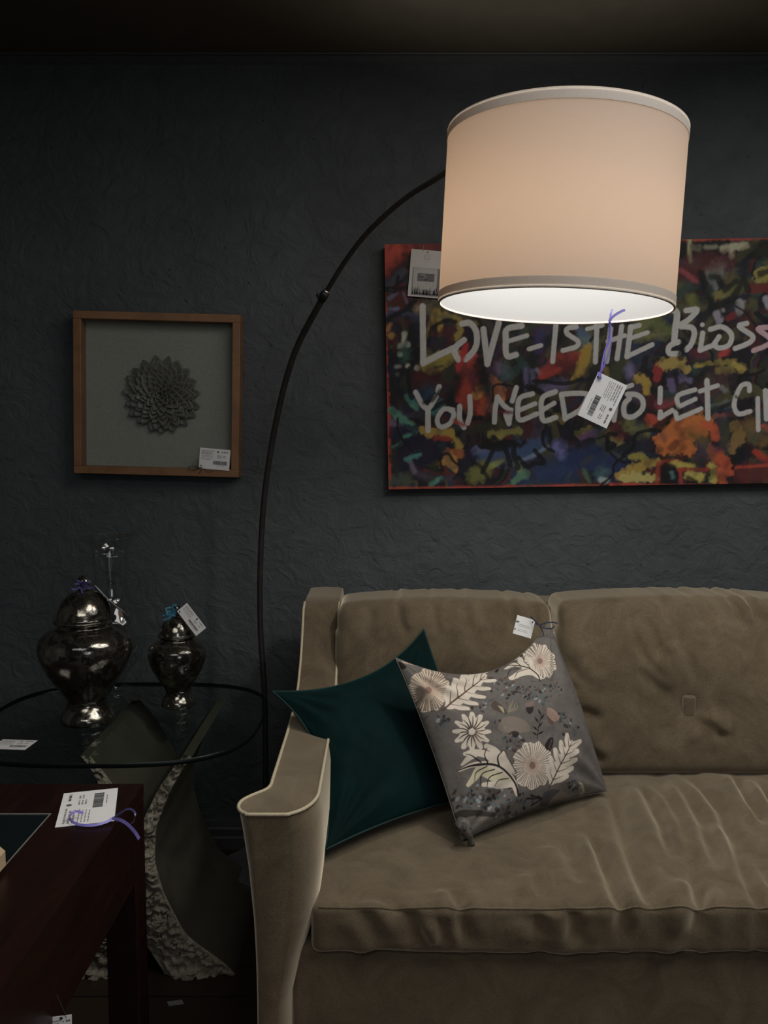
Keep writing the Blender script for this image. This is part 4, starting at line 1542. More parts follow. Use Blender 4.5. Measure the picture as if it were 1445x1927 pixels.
def price_tag(name, label, o_, ux, uy, size, layout='std', curl=0.0, group=None, ribbon=None, cat='price tag', thick=0.0006, seed=3, hole=(0.07, 0.14)):
    """card in the plane ux, uy (unit) with lower-left corner o_; ribbon = list of (points, width, side, material)"""
    ux, uy = Vector(ux).normalized(), Vector(uy)
    uy = (uy - ux * uy.dot(ux)).normalized()
    nz = ux.cross(uy).normalized()
    o_ = Vector(o_)
    W_, H_ = size
    root, M4 = root_at(name, o_ + ux * W_ / 2 + uy * H_ / 2)
    tag(root, label, cat, group)

    def fn(u, v, lift=0.0):
        b = curl * (4 * (u - 0.5) ** 2)
        return o_ + ux * (u * W_) + uy * (v * H_) + nz * (lift + b)
    mb = MB()
    n = 8
    f = [[fn(i / n, v, thick / 2) for v in (0, 1)] for i in range(n + 1)]
    bk = [[fn(i / n, v, -thick / 2) for v in (0, 1)] for i in range(n + 1)]
    vs = [p for r in f for p in r] + [p for r in bk for p in r]
    k = 2 * (n + 1)
    fs = []
    for i in range(n):
        a = 2 * i
        fs += [(a, a + 2, a + 3, a + 1), (k + a, k + a + 1, k + a + 3, k + a + 2), (a, k + a, k + a + 2, a + 2), (a + 1, a + 3, k + a + 3, k + a + 1)]
    fs += [(0, 1, k + 1, k), (2 * n, k + 2 * n, k + 2 * n + 1, 2 * n + 1)]
    mb.add(vs, fs, 0)

    def ink(u, v):
        return fn(u, v, thick / 2 + 0.0002)
    if layout == 'std':
        text_lines(mb, ink, [(0.06, 0.50, 0.86, 0.035), (0.06, 0.42, 0.78, 0.04), (0.06, 0.44, 0.71, 0.035), (0.06, 0.46, 0.63, 0.02), (0.06, 0.42, 0.57, 0.02), (0.06, 0.44, 0.51, 0.02),
                             (0.06, 0.40, 0.45, 0.02)], seed, 2)
        text_lines(mb, ink, [(0.58, 0.72, 0.66, 0.03), (0.58, 0.72, 0.60, 0.03), (0.58, 0.72, 0.54, 0.03), (0.77, 0.88, 0.66, 0.03), (0.77, 0.88, 0.60, 0.03)], seed + 1, 2)
        text_lines(mb, ink, [(0.72, 0.93, 0.83, 0.05)], seed + 2, 3)
        text_lines(mb, ink, [(0.55, 0.82, 0.17, 0.02)], seed + 5, 2)
        cx_, cy_ = 0.60, 0.85
        vs = [ink(cx_ + 0.035 * math.cos(a), cy_ + 0.035 * W_ / H_ * math.sin(a)) for a in np.linspace(0, 2 * math.pi, 17)[:-1]]
        mb.add(vs, [tuple(range(16))], 3)
        rg = random.Random(seed + 3)
        u = 0.45
        while u < 0.90:
            wl = rg.choice([0.006, 0.010, 0.014])
            mb.quad(ink(u, 0.24), ink(u + wl, 0.24), ink(u + wl, 0.42), ink(u, 0.42), 1)
            u += wl + rg.choice([0.004, 0.006, 0.009])
    if layout == 'faint':
        text_lines(mb, ink, [(0.15, 0.75, 0.55, 0.025), (0.15, 0.8, 0.47, 0.025), (0.2, 0.7, 0.30, 0.02), (0.15, 0.75, 0.22, 0.02)], seed, 2)
        mb.quad(ink(0.0, 0.60), ink(0.16, 0.64), ink(0.18, 0.70), ink(0.02, 0.72), 3)
        mb.quad(ink(0.02, 0.2), ink(0.06, 0.2), ink(0.08, 0.30), ink(0.02, 0.30), 1)
    if layout == 'picture':
        mb.quad(ink(0.085, 0.03), ink(0.94, 0.03), ink(0.94, 0.62), ink(0.085, 0.62), 2)          # printed room view
        def ink2(u, v):
            return fn(u, v, thick / 2 + 0.0004)
        def ink3(u, v):
            return fn(u, v, thick / 2 + 0.0006)
        mb.quad(ink2(0.13, 0.16), ink2(0.84, 0.16), ink2(0.84, 0.61), ink2(0.13, 0.61), 4)
        mb.quad(ink3(0.25, 0.335), ink3(0.76, 0.335), ink3(0.76, 0.505), ink3(0.25, 0.505), 3)
        rg = random.Random(4)
        for i in range(24):
            u, v = rg.uniform(0.27, 0.68), rg.uniform(0.35, 0.48)
            mb.quad(fn(u, v, 0.0011), fn(u + 0.06, v, 0.0011), fn(u + 0.06, v + 0.012, 0.0011), fn(u, v + 0.012, 0.0011), rg.choice([2, 1, 2]))
        for i in range(26):
            u = rg.uniform(0.10, 0.88)
            mb.quad(ink3(u, 0.06), ink3(u + rg.uniform(0.01, 0.04), 0.06), ink3(u + 0.025, rg.uniform(0.10, 0.24)), ink3(u, rg.uniform(0.09, 0.2)), rg.choice([1, 3, 1]))
        mb.quad(ink3(0.10, 0.045), ink3(0.92, 0.045), ink3(0.92, 0.085), ink3(0.10, 0.085), 3)
        for u in (0.86, 0.89, 0.92):
            mb.quad(ink3(u, 0.06), ink3(u + 0.016, 0.06), ink3(u + 0.016, 0.62), ink3(u, 0.62), 3)
        for (a, b, c, d) in ((0.42, 0.80, 0.58, 0.808), (0.42, 0.895, 0.58, 0.903), (0.42, 0.80, 0.432, 0.90), (0.568, 0.80, 0.58, 0.90), (0.47, 0.82, 0.478, 0.88), (0.51, 0.82, 0.518, 0.88)):
            mb.quad(ink(a, b), ink(c, b), ink(c, d), ink(a, d), 2)
    hu, hv = hole
    hr = 0.0022
    if layout == 'picture':
        hu, hv = 0.50, 0.955
    vs = [fn(hu, hv, thick / 2 + 0.0003) + ux * hr * math.cos(a) + uy * hr * math.sin(a) for a in np.linspace(0, 2 * math.pi, 13)[:-1]]
    mb.add(vs, [tuple(range(12))], 1)
    card = mb.build('card', [m_card_grey if layout == 'picture' else m_card, m_ink, m_grey_ink, m_mid_ink, m_photo], root, False, M4)
    for (pts, width, side, mt) in (ribbon or []):
        rb = MB()
        rb.strip(smooth_path(pts, 6), width * 0.85, side, 0.0003)
        rb.build('ribbon', mt, root, False, M4)
    return root, fn


m_card_grey = plain('off_white_card', (0.56, 0.54, 0.51), 0.7, var=0.03)
m_photo = plain('grey_photo_print', (0.44, 0.42, 0.40), 0.6, var=0.1, nscale=120)

# tag hanging from the shade's rim
TY = 1.50
tA, tB, tC = at(1087, 781, TY), at(1141, 807, TY), at(1126, 700, TY)     # lower-left, lower-right, upper-left in the photo
# the print runs along the long side: u from upper-left (hole) to lower-left is the card's length
rim_front = at(1147, 606, TY - 0.01)
hang = tC + Vector((0.006, -0.001, -0.006))
# card axes: text direction goes down the long edge
ux = (tA - tC)
uy = (tB - tA)
price_tag('price_tag', 'white barcode tag hanging by purple ribbon from the lamp shade', tC, ux, uy, (ux.length, uy.length), ribbon=[
    ([at(1152, 582, TY + 0.02), at(1149, 592, TY + 0.0), at(1147, 606, TY - 0.006), at(1145, 640, TY - 0.002), at(1136, 670, TY - 0.002), at(1129, 712, TY - 0.002)], 0.004, (1, 0.2, 0.2), m_purple),
    ([at(1149, 606, TY - 0.007), at(1148, 630, TY - 0.003), at(1149, 648, TY - 0.003), at(1140, 680, TY - 0.003), at(1131, 700, TY - 0.003)], 0.0035, (1, 0.5, 0), m_purple),
    ([at(1146, 606, TY - 0.008), at(1152, 597, TY - 0.008), at(1165, 588, TY - 0.010), at(1176, 583, TY - 0.012)], 0.0055, (0.2, 0.2, 1), m_purple),
    ([at(1126, 700, TY - 0.003), at(1129, 708, TY - 0.004), at(1128, 714, TY - 0.003)], 0.006, (1, 0, 0), m_purple)], hole=(0.10, 0.06), seed=5)

# printed picture card pinned to the painting
PYc = CV_FRONT - 0.006
a0, b0, c0_ = at(767, 557, PYc), at(829, 562, PYc), at(766, 468, PYc)
price_tag('picture_card', 'grey printed card with small room picture pinned to the corner of the graffiti canvas', a0, b0 - a0, c0_ - a0, ((b0 - a0).length, (c0_ - a0).length), 'picture', cat='card',
          ribbon=[([at(797, 472, PYc - 0.001), at(797, 467, PYc - 0.002), at(797, 461, CV_FRONT - 0.001)], 0.0012, (1, 0, 0), m_seam_light)])

# ------------------------------------------------------------------ shadow box with ceramic flower
FR_F = WALL_Y - 0.060
f_tl, f_tr, f_bl, f_br = at(135, 584, FR_F), at(453, 592, FR_F), at(140, 890, FR_F), at(448, 899, FR_F)
fx_ = ((f_tr - f_tl) + (f_br - f_bl)) / 2
fz_ = ((f_tl - f_bl) + (f_tr - f_br)) / 2
fc = (f_tl + f_tr + f_bl + f_br) / 4
FW, FH = fx_.length, fz_.length
frot = math.atan2(-fx_.z, fx_.x)
frame = empty('shadow_box', (fc.x, WALL_Y, fc.z), (0, frot, 0))
tag(frame, 'square oak shadow box holding a dark ceramic flower on linen, hanging on the dark wall', 'wall art')
hw, hh, bd, fw_ = FW / 2, FH / 2, 0.060, 0.023
fm = MB()
for (x0, x1, z0, z1) in ((-hw, hw, hh - fw_, hh), (-hw, hw, -hh, -hh + fw_), (-hw, -hw + fw_, -hh + fw_, hh - fw_), (hw - fw_, hw, -hh + fw_, hh - fw_)):
    fm.box((x0, -bd, z0), (x1, -0.002, z1))
bevel(fm.build('frame', m_oak, frame), 0.0015)
MB().box((-hw + 0.012, -0.014, -hh + 0.012), (hw - 0.012, -0.006, hh - 0.012)).build('linen_backing', m_linen, frame)
MB().box((-hw + fw_ - 0.003, -0.0555, -hh + fw_ - 0.003), (hw - fw_ + 0.003, -0.0530, hh - fw_ + 0.003)).build('glass', m_glass_frame, frame)
fl = MB()
fcx, fcz = at(299, 742, FR_F).x - fc.x, at(299, 742, FR_F).z - fc.z


def petal(mb, ang, r0, length, width, lift0, lift1, rg):
    nl, nw = 6, 5
    vs, fs = [], []
    ca_, sa_ = math.cos(ang), math.sin(ang)
    tw = rg.uniform(-0.12, 0.12)
    for i in range(nl + 1):
        t = i / nl
        wd = width * (math.sin(math.pi * min(1, 0.18 + 0.82 * t) ** 0.9) ** 0.75 if t < 1 else 0.0) + 0.0006
        for j in range(nw):
            s = j / (nw - 1) * 2 - 1
            rr = r0 + length * t
            cup = 0.010 * (1 - s * s) - 0.007
            yy = lift0 + (lift1 - lift0) * t ** 1.3 - cup * math.sin(math.pi * min(1, t + 0.15)) + tw * s * 0.01
            lx = s * wd / 2
            vs.append((fcx + rr * ca_ - lx * sa_, -(0.014 + yy), fcz + rr * sa_ + lx * ca_))
    for i in range(nl):
        for j in range(nw - 1):
            a = i * nw + j
            fs.append((a, a + 1, a + nw + 1, a + nw))
    mb.add(vs, fs)


rg = random.Random(3)
for (npet, r0, ln, wd, l0, l1) in ((19, 0.060, 0.058, 0.037, 0.003, 0.010), (18, 0.052, 0.054, 0.037, 0.007, 0.017), (17, 0.043, 0.050, 0.036, 0.011, 0.023), (16, 0.035, 0.045, 0.034, 0.014, 0.028), (14, 0.027, 0.040, 0.031, 0.017, 0.032),
                                   (12, 0.019, 0.034, 0.027, 0.019, 0.035), (9, 0.011, 0.027, 0.022, 0.021, 0.037), (7, 0.005, 0.020, 0.017, 0.022, 0.038), (4, 0.001, 0.012, 0.012, 0.024, 0.038)):
    off = rg.uniform(0, 1)
    for k in range(npet):
        petal(fl, 2 * math.pi * (k + off) / npet + rg.uniform(-0.05, 0.05), r0, ln * rg.uniform(0.92, 1.06), wd, l0, l1, rg)
fo = fl.build('flower', m_flower, frame, True)
so = fo.modifiers.new('thick', 'SOLIDIFY')
so.thickness = 0.0022
fo['label'] = 'dark grey ceramic dahlia flower'
# tag stuck in the frame's corner
gy = FR_F - 0.003
a0, b0, c0_ = at(374, 881, gy), at(431, 886, gy), at(375, 842, gy)
price_tag('price_tag', 'white barcode tag with black string on the lower corner of the shadow box', a0, b0 - a0, c0_ - a0, ((b0 - a0).length, (c0_ - a0).length), seed=11,
          ribbon=[([at(381, 879, gy - 0.001), at(372, 879, gy - 0.003), at(360, 878, gy - 0.002), at(354, 881, gy - 0.001), at(362, 885, gy - 0.001), at(378, 880, gy - 0.002)], 0.0016, (0, 0, 1), m_black_string),
                  ([at(380, 880, gy - 0.001), at(377, 887, gy - 0.002), at(374, 892, gy - 0.001)], 0.0016, (1, 0, 0), m_black_string),
                  ([at(382, 882, gy - 0.001), at(392, 888, gy - 0.002), at(402, 886, gy - 0.001)], 0.0014, (0, 0, 1), m_black_string)])

# ------------------------------------------------------------------ glass table with stone pedestal
GT_Z = 0.56
table = empty('side_table', (-0.60, 2.15, 0))
tag(table, 'glass-topped side table on a rough stone hourglass pedestal beside the sofa', 'table')
tM = Matrix.Translation(Vector((-0.60, 2.15, 0)))
gc = Vector((-0.685, 2.187, 0))
ga, gb, ge = 0.366, 0.319, 3.1
nn_ = 120


def super_pt(t, s=1.0):
    c, s_ = math.cos(t), math.sin(t)
    return Vector((gc.x + s * ga * math.copysign(abs(c) ** (2 / ge), c), gc.y + s * gb * math.copysign(abs(s_) ** (2 / ge), s_), 0))


gl = MB()
prof = [(0.994, GT_Z - 0.012), (1.0, GT_Z - 0.009), (1.0, GT_Z - 0.003), (0.994, GT_Z)]
vs = []
for s, z in prof:
    for k in range(nn_):
        p = super_pt(2 * math.pi * k / nn_, s)
        vs.append((p.x, p.y, z))
fs = [(j * nn_ + k, j * nn_ + (k + 1) % nn_, (j + 1) * nn_ + (k + 1) % nn_, (j + 1) * nn_ + k) for j in range(3) for k in range(nn_)]
gl.add(vs, fs, 1)
gl.add([v for v in vs[:nn_]], [tuple(reversed(range(nn_)))], 0)
gl.add([v for v in vs[3 * nn_:]], [tuple(range(nn_))], 0)
m_glass_edge = plain('dark_glass_edge', (0.004, 0.008, 0.007), 0.3, spec=0.3)
gt = gl.build('glass_top', [m_glass_table, m_glass_edge], table, False, tM)
smooth_by_angle(gt, 50)


def stone_side(sign):
    cxs = -0.585
    fr = 1.95
    redge = [(372, 1418), (350, 1436), (315, 1500), (293, 1560), (291, 1620), (308, 1680), (350, 1760), (428, 1816), (446, 1834)]
    ledge = [(352, 1418), (332, 1436), (300, 1480), (273, 1535), (250, 1590), (243, 1650), (246, 1700), (268, 1768), (312, 1834)]
    R = [at(a, b, fr) for a, b in redge]
    L = [at(a, b, fr) for a, b in ledge]
    zs = np.linspace(0.001, GT_Z - 0.013, 190)
    Rz = [p.z for p in reversed(R)]
    Lz = [p.z for p in reversed(L)]
    xr_ = np.interp(zs, Rz, [p.x for p in reversed(R)]) - cxs
    xl_ = np.interp(zs, Lz, [p.x for p in reversed(L)]) - cxs
    # smooth
    ker = np.hanning(25)[1:-1]
    ker /= ker.sum()
    xr_ = np.convolve(np.pad(xr_, 11, mode='edge'), ker, 'valid')
    xl_ = np.convolve(np.pad(xl_, 11, mode='edge'), ker, 'valid')
    rows, colsn, deep = len(zs), 30, 12
    yb = 2.37
    loop = []
    rgs = np.random.default_rng(5)
    vs, fs, mi = [], [], []
    # front rough face: chipped ledges and pits
    ZZ, TT = np.meshgrid(zs, np.linspace(0, 1, colsn), indexing='ij')
    XX = xl_[:, None] + (xr_ - xl_)[:, None] * TT
    ee = np.clip(np.sin(np.pi * TT), 0, 1) ** 0.35
    n1 = fbm(XX + 5, ZZ + 3, 24, 8, 5) - 0.5
    n2 = fbm(XX + 1, ZZ + 8, 90, 18, 3) - 0.5
    led = ((ZZ * 19 + 3.2 * n1 + 1.3 * XX) % 1.0)
    D = 0.008 + 0.034 * n1 + 0.012 * n2 + 0.014 * (np.clip(led / 0.75, 0, 1) - 0.5) - 0.007 * np.clip((fbm(XX + 2, ZZ + 2, 45, 28, 2) - 0.58) * 12, 0, 1)
    YY = fr - ee * D
    XX = XX + (1 - np.abs(2 * TT - 1)) * 0 + np.where((TT == 0) | (TT == 1), 0, n2 * 0.004)
    vs += [tuple(p) for p in np.stack([XX, YY, ZZ], -1).reshape(-1, 3)]
    for i in range(rows - 1):
        for j in range(colsn - 1):
            a = i * colsn + j
            fs.append((a, a + 1, a + colsn + 1, a + colsn))
            mi.append(0)
    # right (concave) and left sides running back
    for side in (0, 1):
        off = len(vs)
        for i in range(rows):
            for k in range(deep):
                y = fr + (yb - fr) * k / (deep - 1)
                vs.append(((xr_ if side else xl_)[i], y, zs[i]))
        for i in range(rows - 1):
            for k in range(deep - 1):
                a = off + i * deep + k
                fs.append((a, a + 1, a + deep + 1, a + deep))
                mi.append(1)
    off = len(vs)
    for i in range(rows):
        vs += [(xl_[i], yb, zs[i]), (xr_[i], yb, zs[i])]
    for i in range(rows - 1):
        a = off + 2 * i
        fs.append((a, a + 1, a + 3, a + 2))
        mi.append(0)
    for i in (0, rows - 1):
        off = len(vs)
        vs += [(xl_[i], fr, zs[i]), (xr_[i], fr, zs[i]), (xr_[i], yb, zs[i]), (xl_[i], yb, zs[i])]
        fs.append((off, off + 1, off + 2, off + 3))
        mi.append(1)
    vs = [(cxs + sign * v[0], v[1], v[2]) for v in vs]
    mb = MB()
    mb.add(vs, fs)
    mb.mi = mi
    return mb


for sgn_ in (1, -1):
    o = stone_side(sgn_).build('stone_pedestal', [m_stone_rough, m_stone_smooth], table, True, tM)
    smooth_by_angle(o, 28)

# tags lying on the glass
gz = GT_Z + 0.0008
a0, b0, c0_ = atz(-20, 1409, gz), atz(47, 1411, gz), atz(2, 1387, gz)
price_tag('price_tag', 'white barcode tag lying flat on the near edge of the glass tabletop', a0, b0 - a0, c0_ - a0, ((b0 - a0).length, 0.062), seed=21)
a0, b0, c0_ = atz(232, 1306, gz), atz(254, 1319, gz), atz(248, 1301, gz)
m_card_keep = m_card
lab = MB()
lab.quad(a0, b0, atz(268, 1312, gz), c0_, 0)
lab.quad(*[p - Vector((0, 0, 0.0006)) for p in (a0, b0, atz(268, 1312, gz), c0_)], 0)
lo2 = lab.build('sticker', plain('grey_sticker', (0.16, 0.17, 0.16), 0.6))
tag(lo2, 'small grey sticker on the glass tabletop between the two silver jars', 'sticker')

# ------------------------------------------------------------------ jars


def dense(prof, per=5):
    P_ = smooth_path([Vector((r, z, 0)) for r, z in prof], per)
    return [(max(0.0005, p.x), p.y) for p in P_]


def ginger_jar(loc, s, rs, label, group):
    root = empty('ginger_jar', loc)
    tag(root, label, 'jar', group)
    body = [(0.001, 0.004), (0.060, 0.003), (0.066, 0.002), (0.069, 0.010), (0.066, 0.022), (0.055, 0.040), (0.050, 0.054), (0.054, 0.068), (0.074, 0.098), (0.100, 0.138), (0.115, 0.172),
            (0.119, 0.200), (0.112, 0.224), (0.094, 0.241), (0.074, 0.249), (0.068, 0.254), (0.068, 0.262), (0.055, 0.262)]
    lid = [(0.055, 0.2635), (0.074, 0.2635), (0.078, 0.266), (0.078, 0.271), (0.072, 0.274), (0.070, 0.280), (0.066, 0.294), (0.056, 0.315), (0.040, 0.333), (0.024, 0.343), (0.016, 0.346)]
    knob = [(0.010, 0.345), (0.010, 0.352), (0.016, 0.358), (0.018, 0.366), (0.014, 0.376), (0.006, 0.382), (0.001, 0.384)]

    def sc(p):
        return [(r * s * rs, z * s) for r, z in p]
    b = MB().lathe(dense(sc(body)), 64).build('body', m_mercury, root, True)
    l = MB().lathe(dense(sc(lid)), 64).build('lid', m_mercury, root, True)
    MB().lathe(dense(sc(knob)), 32).build('knob', m_mercury, l, True)
    return root


jg = 'silver mercury glass jars on the glass table'
J1 = Vector((-0.772, 2.160, GT_Z))
J2 = Vector((-0.566, 2.285, GT_Z))
ginger_jar(J1, 1.0, 1.0, 'larger silver mercury-glass lidded jar with purple bow on the glass table', jg)
ginger_jar(J2, 0.735, 0.90, 'smaller silver mercury-glass lidded jar with teal bow on the glass table', jg)

# purple bow and edge-on tag on the large jar's knob
ky = J1.y - 0.012
kt = J1 + Vector((0, 0, 0.352))


def bow(c, r, seed, nloop=4):
    rg = random.Random(seed)
    out = []
    for k in range(nloop):
        a = rg.uniform(0, 6.28)
        d = Vector((math.cos(a), -abs(math.sin(a)) * 0.7, rg.uniform(-0.3, 0.9))).normalized()
        e = Vector((rg.uniform(-1, 1), rg.uniform(-1, 0), rg.uniform(-1, 1))).normalized()
        out.append([c, c + d * r * 0.6 + e * r * 0.3, c + d * r, c + d * r * 0.55 - e * r * 0.3, c])
    return out


t0 = at(177, 1103, ky)
t1 = at(232, 1153, ky - 0.02)
m_purple_dark = plain('dark_purple_ribbon', (0.10, 0.09, 0.26), 0.3, var=0.25, spec=0.7)
price_tag('price_tag', 'white tag seen edge-on, tied with purple ribbon to the larger silver jar', t0, t1 - t0, Vector((-0.36, 0.92, -0.13)), ((t1 - t0).length, 0.055), 'std', seed=31, curl=0.003,
          ribbon=[(p, 0.005, (0.3, 0.2, 1), m_purple_dark) for p in bow(kt + Vector((0, -0.02, 0.012)), 0.028, 3, 5)] +
                 [([kt + Vector((0, -0.02, 0.004)), kt + Vector((-0.02, -0.024, -0.006)), at(146, 1113, ky)], 0.006, (0.2, 0, 1), m_purple_dark),
                  ([kt + Vector((0, -0.02, 0.004)), kt + Vector((0.006, -0.026, -0.010)), kt + Vector((0.012, -0.028, -0.02))], 0.005, (1, 0, 0), m_purple_dark),
                  ([kt + Vector((0, -0.018, 0.002)), kt + Vector((0.012, -0.016, 0.0)), t0 + Vector((0.004, 0.01, -0.003))], 0.003, (0, 0, 1), m_purple_dark)])
kt2 = J2 + Vector((0, 0, 0.258))
ky2 = J2.y - 0.03
q0, q1, q2 = at(333, 1150, ky2), at(359, 1154, ky2 - 0.005), at(369, 1197, ky2 - 0.012)
price_tag('price_tag', 'white barcode tag tied with teal ribbon to the smaller silver jar', q0, q2 - q0, q1 - q0, ((q2 - q0).length, (q1 - q0).length * 0.92), 'std', seed=41,
          ribbon=[(p, 0.005, (0.3, 0.2, 1), m_teal_rib) for p in bow(kt2 + Vector((0, -0.016, 0.010)), 0.024, 8, 5)] +
                 [([kt2 + Vector((0, -0.016, 0.004)), kt2 + Vector((-0.014, -0.02, -0.008)), at(308, 1167, ky2)], 0.006, (0.2, 0, 1), m_teal_rib),
                  ([kt2 + Vector((0, -0.016, 0.004)), kt2 + Vector((-0.012, -0.02, -0.002)), at(306, 1158, ky2)], 0.005, (0.2, 0, 1), m_teal_rib),
                  ([kt2 + Vector((0, -0.014, 0.006)), kt2 + Vector((0.006, -0.016, 0.006)), q0 + Vector((0.002, 0, -0.003))], 0.003, (0, 0, 1), m_teal_rib)])

# clear glass vase behind the jars
V0 = Vector((-0.775, 2.386, GT_Z))
vase = empty('glass_vase', V0)
tag(vase, 'tall clear glass vase with flared rim standing behind the larger silver jar', 'vase')
vp = [(0.002, 0.010), (0.050, 0.008), (0.054, 0.004), (0.055, 0.012), (0.040, 0.020), (0.028, 0.032), (0.040, 0.060), (0.080, 0.110), (0.096, 0.160), (0.090, 0.210), (0.070, 0.255), (0.052, 0.285), (0.046, 0.330),
      (0.046, 0.380), (0.050, 0.415), (0.062, 0.440), (0.082, 0.456)]
outer = dense(vp, 5)
inner = [(max(0.0005, r - 0.003), z + 0.001) for r, z in reversed(outer) if z > 0.03]
MB().lathe(outer + [(outer[-1][0] - 0.001, outer[-1][1] + 0.002)] + inner, 64).build('body', m_glass_clear, vase, True)
MB().lathe([(0.0475, 0.398), (0.0515, 0.401), (0.0515, 0.406), (0.0485, 0.409), (0.0475, 0.398)], 48).build('neck_ring', m_glass_clear, vase, True)

# ------------------------------------------------------------------ mahogany desk with dark glass inset
DZ = 0.66
dc = atz(270, 1475, DZ)
desk = empty('desk', (-0.85, 1.15, 0))
tag(desk, 'dark mahogany desk with a black glass inset, in the near corner beside the glass table', 'desk')
dM = Matrix.Translation(Vector((-0.85, 1.15, 0)))
dx0, dx1, dy0, dy1 = -1.36, dc.x, 0.72, dc.y
ap = at(247, 1660, dy1 - 0.055).z
i1 = atz(97, 1531, DZ)
ix1, iy1 = i1.x, i1.y
dt = MB()
tp = 0.022
for (x0, x1, y0, y1) in ((dx0, dx1, iy1, dy1), (ix1, dx1, dy0, iy1), (dx0, dx0 + 0.14, dy0, iy1), (dx0 + 0.14, ix1, dy0, dy0 + 0.14)):
    dt.box((x0, y0, DZ - tp), (x1, y1, DZ))
do = dt.build('desktop', m_mahogany, desk, False, dM)
MB().box((dx0 + 0.14, dy0 + 0.14, DZ - 0.012), (ix1, iy1, DZ - 0.001)).build('glass_inset', m_inset, desk, False, dM)
il = MB()
e = 0.0022
il.box((dx0 + 0.14, iy1 - e, DZ - 0.001), (ix1, iy1, DZ + 0.0006))
il.box((ix1 - e, dy0 + 0.14, DZ - 0.001), (ix1, iy1 - e, DZ + 0.0006))
il.build('inset_edge', m_inset_edge, desk, False, dM)
apn = MB()
lg = 0.058
apn.box((dx1 - 0.022, dy0 + lg, ap), (dx1 - 0.002, dy1 - lg, DZ - tp))
apn.box((dx0 + 0.002, dy0 + lg, ap), (dx0 + 0.022, dy1 - lg, DZ - tp))
apn.box((dx0 + lg, dy1 - 0.022, ap), (dx1 - lg, dy1 - 0.002, DZ - tp))
apn.box((dx0 + lg, dy0 + 0.002, ap), (dx1 - lg, dy0 + 0.022, DZ - tp))
apn.build('apron', m_mahogany, desk, False, dM)
for x in (dx0, dx1 - lg):
    for y in (dy0, dy1 - lg):
        bevel(MB().box((x, y, 0), (x + lg, y + lg, DZ - tp)).build('leg', m_mahogany, desk, False, dM), 0.003)
# tag on the desk with its ribbon
tz = DZ + 0.0012
A, B, Cc, Dd = atz(105, 1553, tz), atz(215, 1545, tz), atz(222, 1483, tz), atz(133, 1494, tz)
uxd = (A - Dd)
price_tag('price_tag', 'white barcode tag with loose purple ribbon lying on the mahogany desk', B, Cc - B, A - B, ((Cc - B).length, (A - B).length), seed=51, hole=(0.08, 0.06),
          ribbon=[([atz(157, 1530, tz + 0.010), atz(140, 1527, tz + 0.013), atz(131, 1540, tz + 0.008), atz(146, 1551, tz + 0.004), atz(175, 1553, tz + 0.003), atz(199, 1547, tz + 0.004), atz(212, 1540, tz + 0.006)], 0.005, (0, 0.7, 0.7), m_purple),
                  ([atz(212, 1540, tz + 0.006), atz(226, 1530, tz + 0.018), atz(243, 1522, tz + 0.028), atz(254, 1530, tz + 0.026), atz(252, 1545, tz + 0.014), atz(246, 1550, tz + 0.004)], 0.004, (0, 0.7, 0.7), m_purple_dark),
                  ([atz(210, 1540, tz + 0.006), atz(226, 1543, tz + 0.012), atz(241, 1552, tz + 0.012), atz(254, 1566, tz + 0.008), atz(262, 1579, tz + 0.003)], 0.006, (0, 0.7, 0.7), m_purple)])
# tan faceted block at the picture's edge
tc_ = atz(-14, 1648, DZ)
blk = MB()
pr = [(0.030, 0.0), (0.040, 0.008), (0.040, 0.030), (0.030, 0.040)]
vs = []
for r, z in pr:
    for k in range(8):
        a = 2 * math.pi * (k + 0.5) / 8
        vs.append((r * math.cos(a), r * math.sin(a), z))
fs = [(j * 8 + k, j * 8 + (k + 1) % 8, (j + 1) * 8 + (k + 1) % 8, (j + 1) * 8 + k) for j in range(3) for k in range(8)] + [tuple(reversed(range(8))), tuple(range(24, 32))]
blk.add(vs, fs)
bo = blk.build('wooden_block', m_tan)
bo.location = (tc_.x - 0.024, tc_.y, DZ)
tag(bo, 'tan faceted wooden block standing on the dark desk inset', 'block')

# small tag hanging below the desk's apron, and paper scrap on the floor
hy = 0.93
p0 = at(100, 1934, hy)
p1 = at(139, 1934, hy)
pu = at(139, 1909, hy)
hx = dx1 + 0.002
a0 = Vector((hx + 0.001, 0, 0))
# hang it on the outer face of the apron, where its bottom edge meets the tag's top


def on_side(px, py, x):
    u = (px - 722.5) / FOCAL
    v = (963.5 - py) / FOCAL
    t = x / u
    return Vector((x, t * (CP + v * SP), CAM_H + t * (-SP + v * CP)))


s_top = on_side(126, 1911, hx + 0.014)
s_ux, s_uy = Vector((1, 0.2, 0)).normalized(), Vector((0.12, 0.12, 1)).normalized()
s_o = s_top - s_ux * 0.014 - s_uy * 0.05
price_tag('price_tag', 'small white tag hanging under the edge of the dark desk', s_o, s_ux, s_uy, (0.027, 0.05), 'std', seed=61, hole=(0.5, 0.94),
          ribbon=[([s_top - s_uy * 0.003, s_top + Vector((-0.006, 0, 0.012)), s_top + Vector((-0.013, 0, 0.03))], 0.002, (0, 1, 0), m_black_string)])
sc_ = MB()
q = [atz(314, 1885, 0.0012), atz(342, 1881, 0.0012), atz(346, 1889, 0.0012), atz(318, 1893, 0.0012)]
sc_.quad(*q)
sc_.quad(*[p - Vector((0, 0, 0.001)) for p in q])
so_ = sc_.build('paper_label', plain('grey_paper', (0.22, 0.22, 0.21), 0.7, var=0.2, nscale=120))
tag(so_, 'crumpled grey paper label on the floor in front of the stone pedestal', 'label')

# ------------------------------------------------------------------ throw pillows


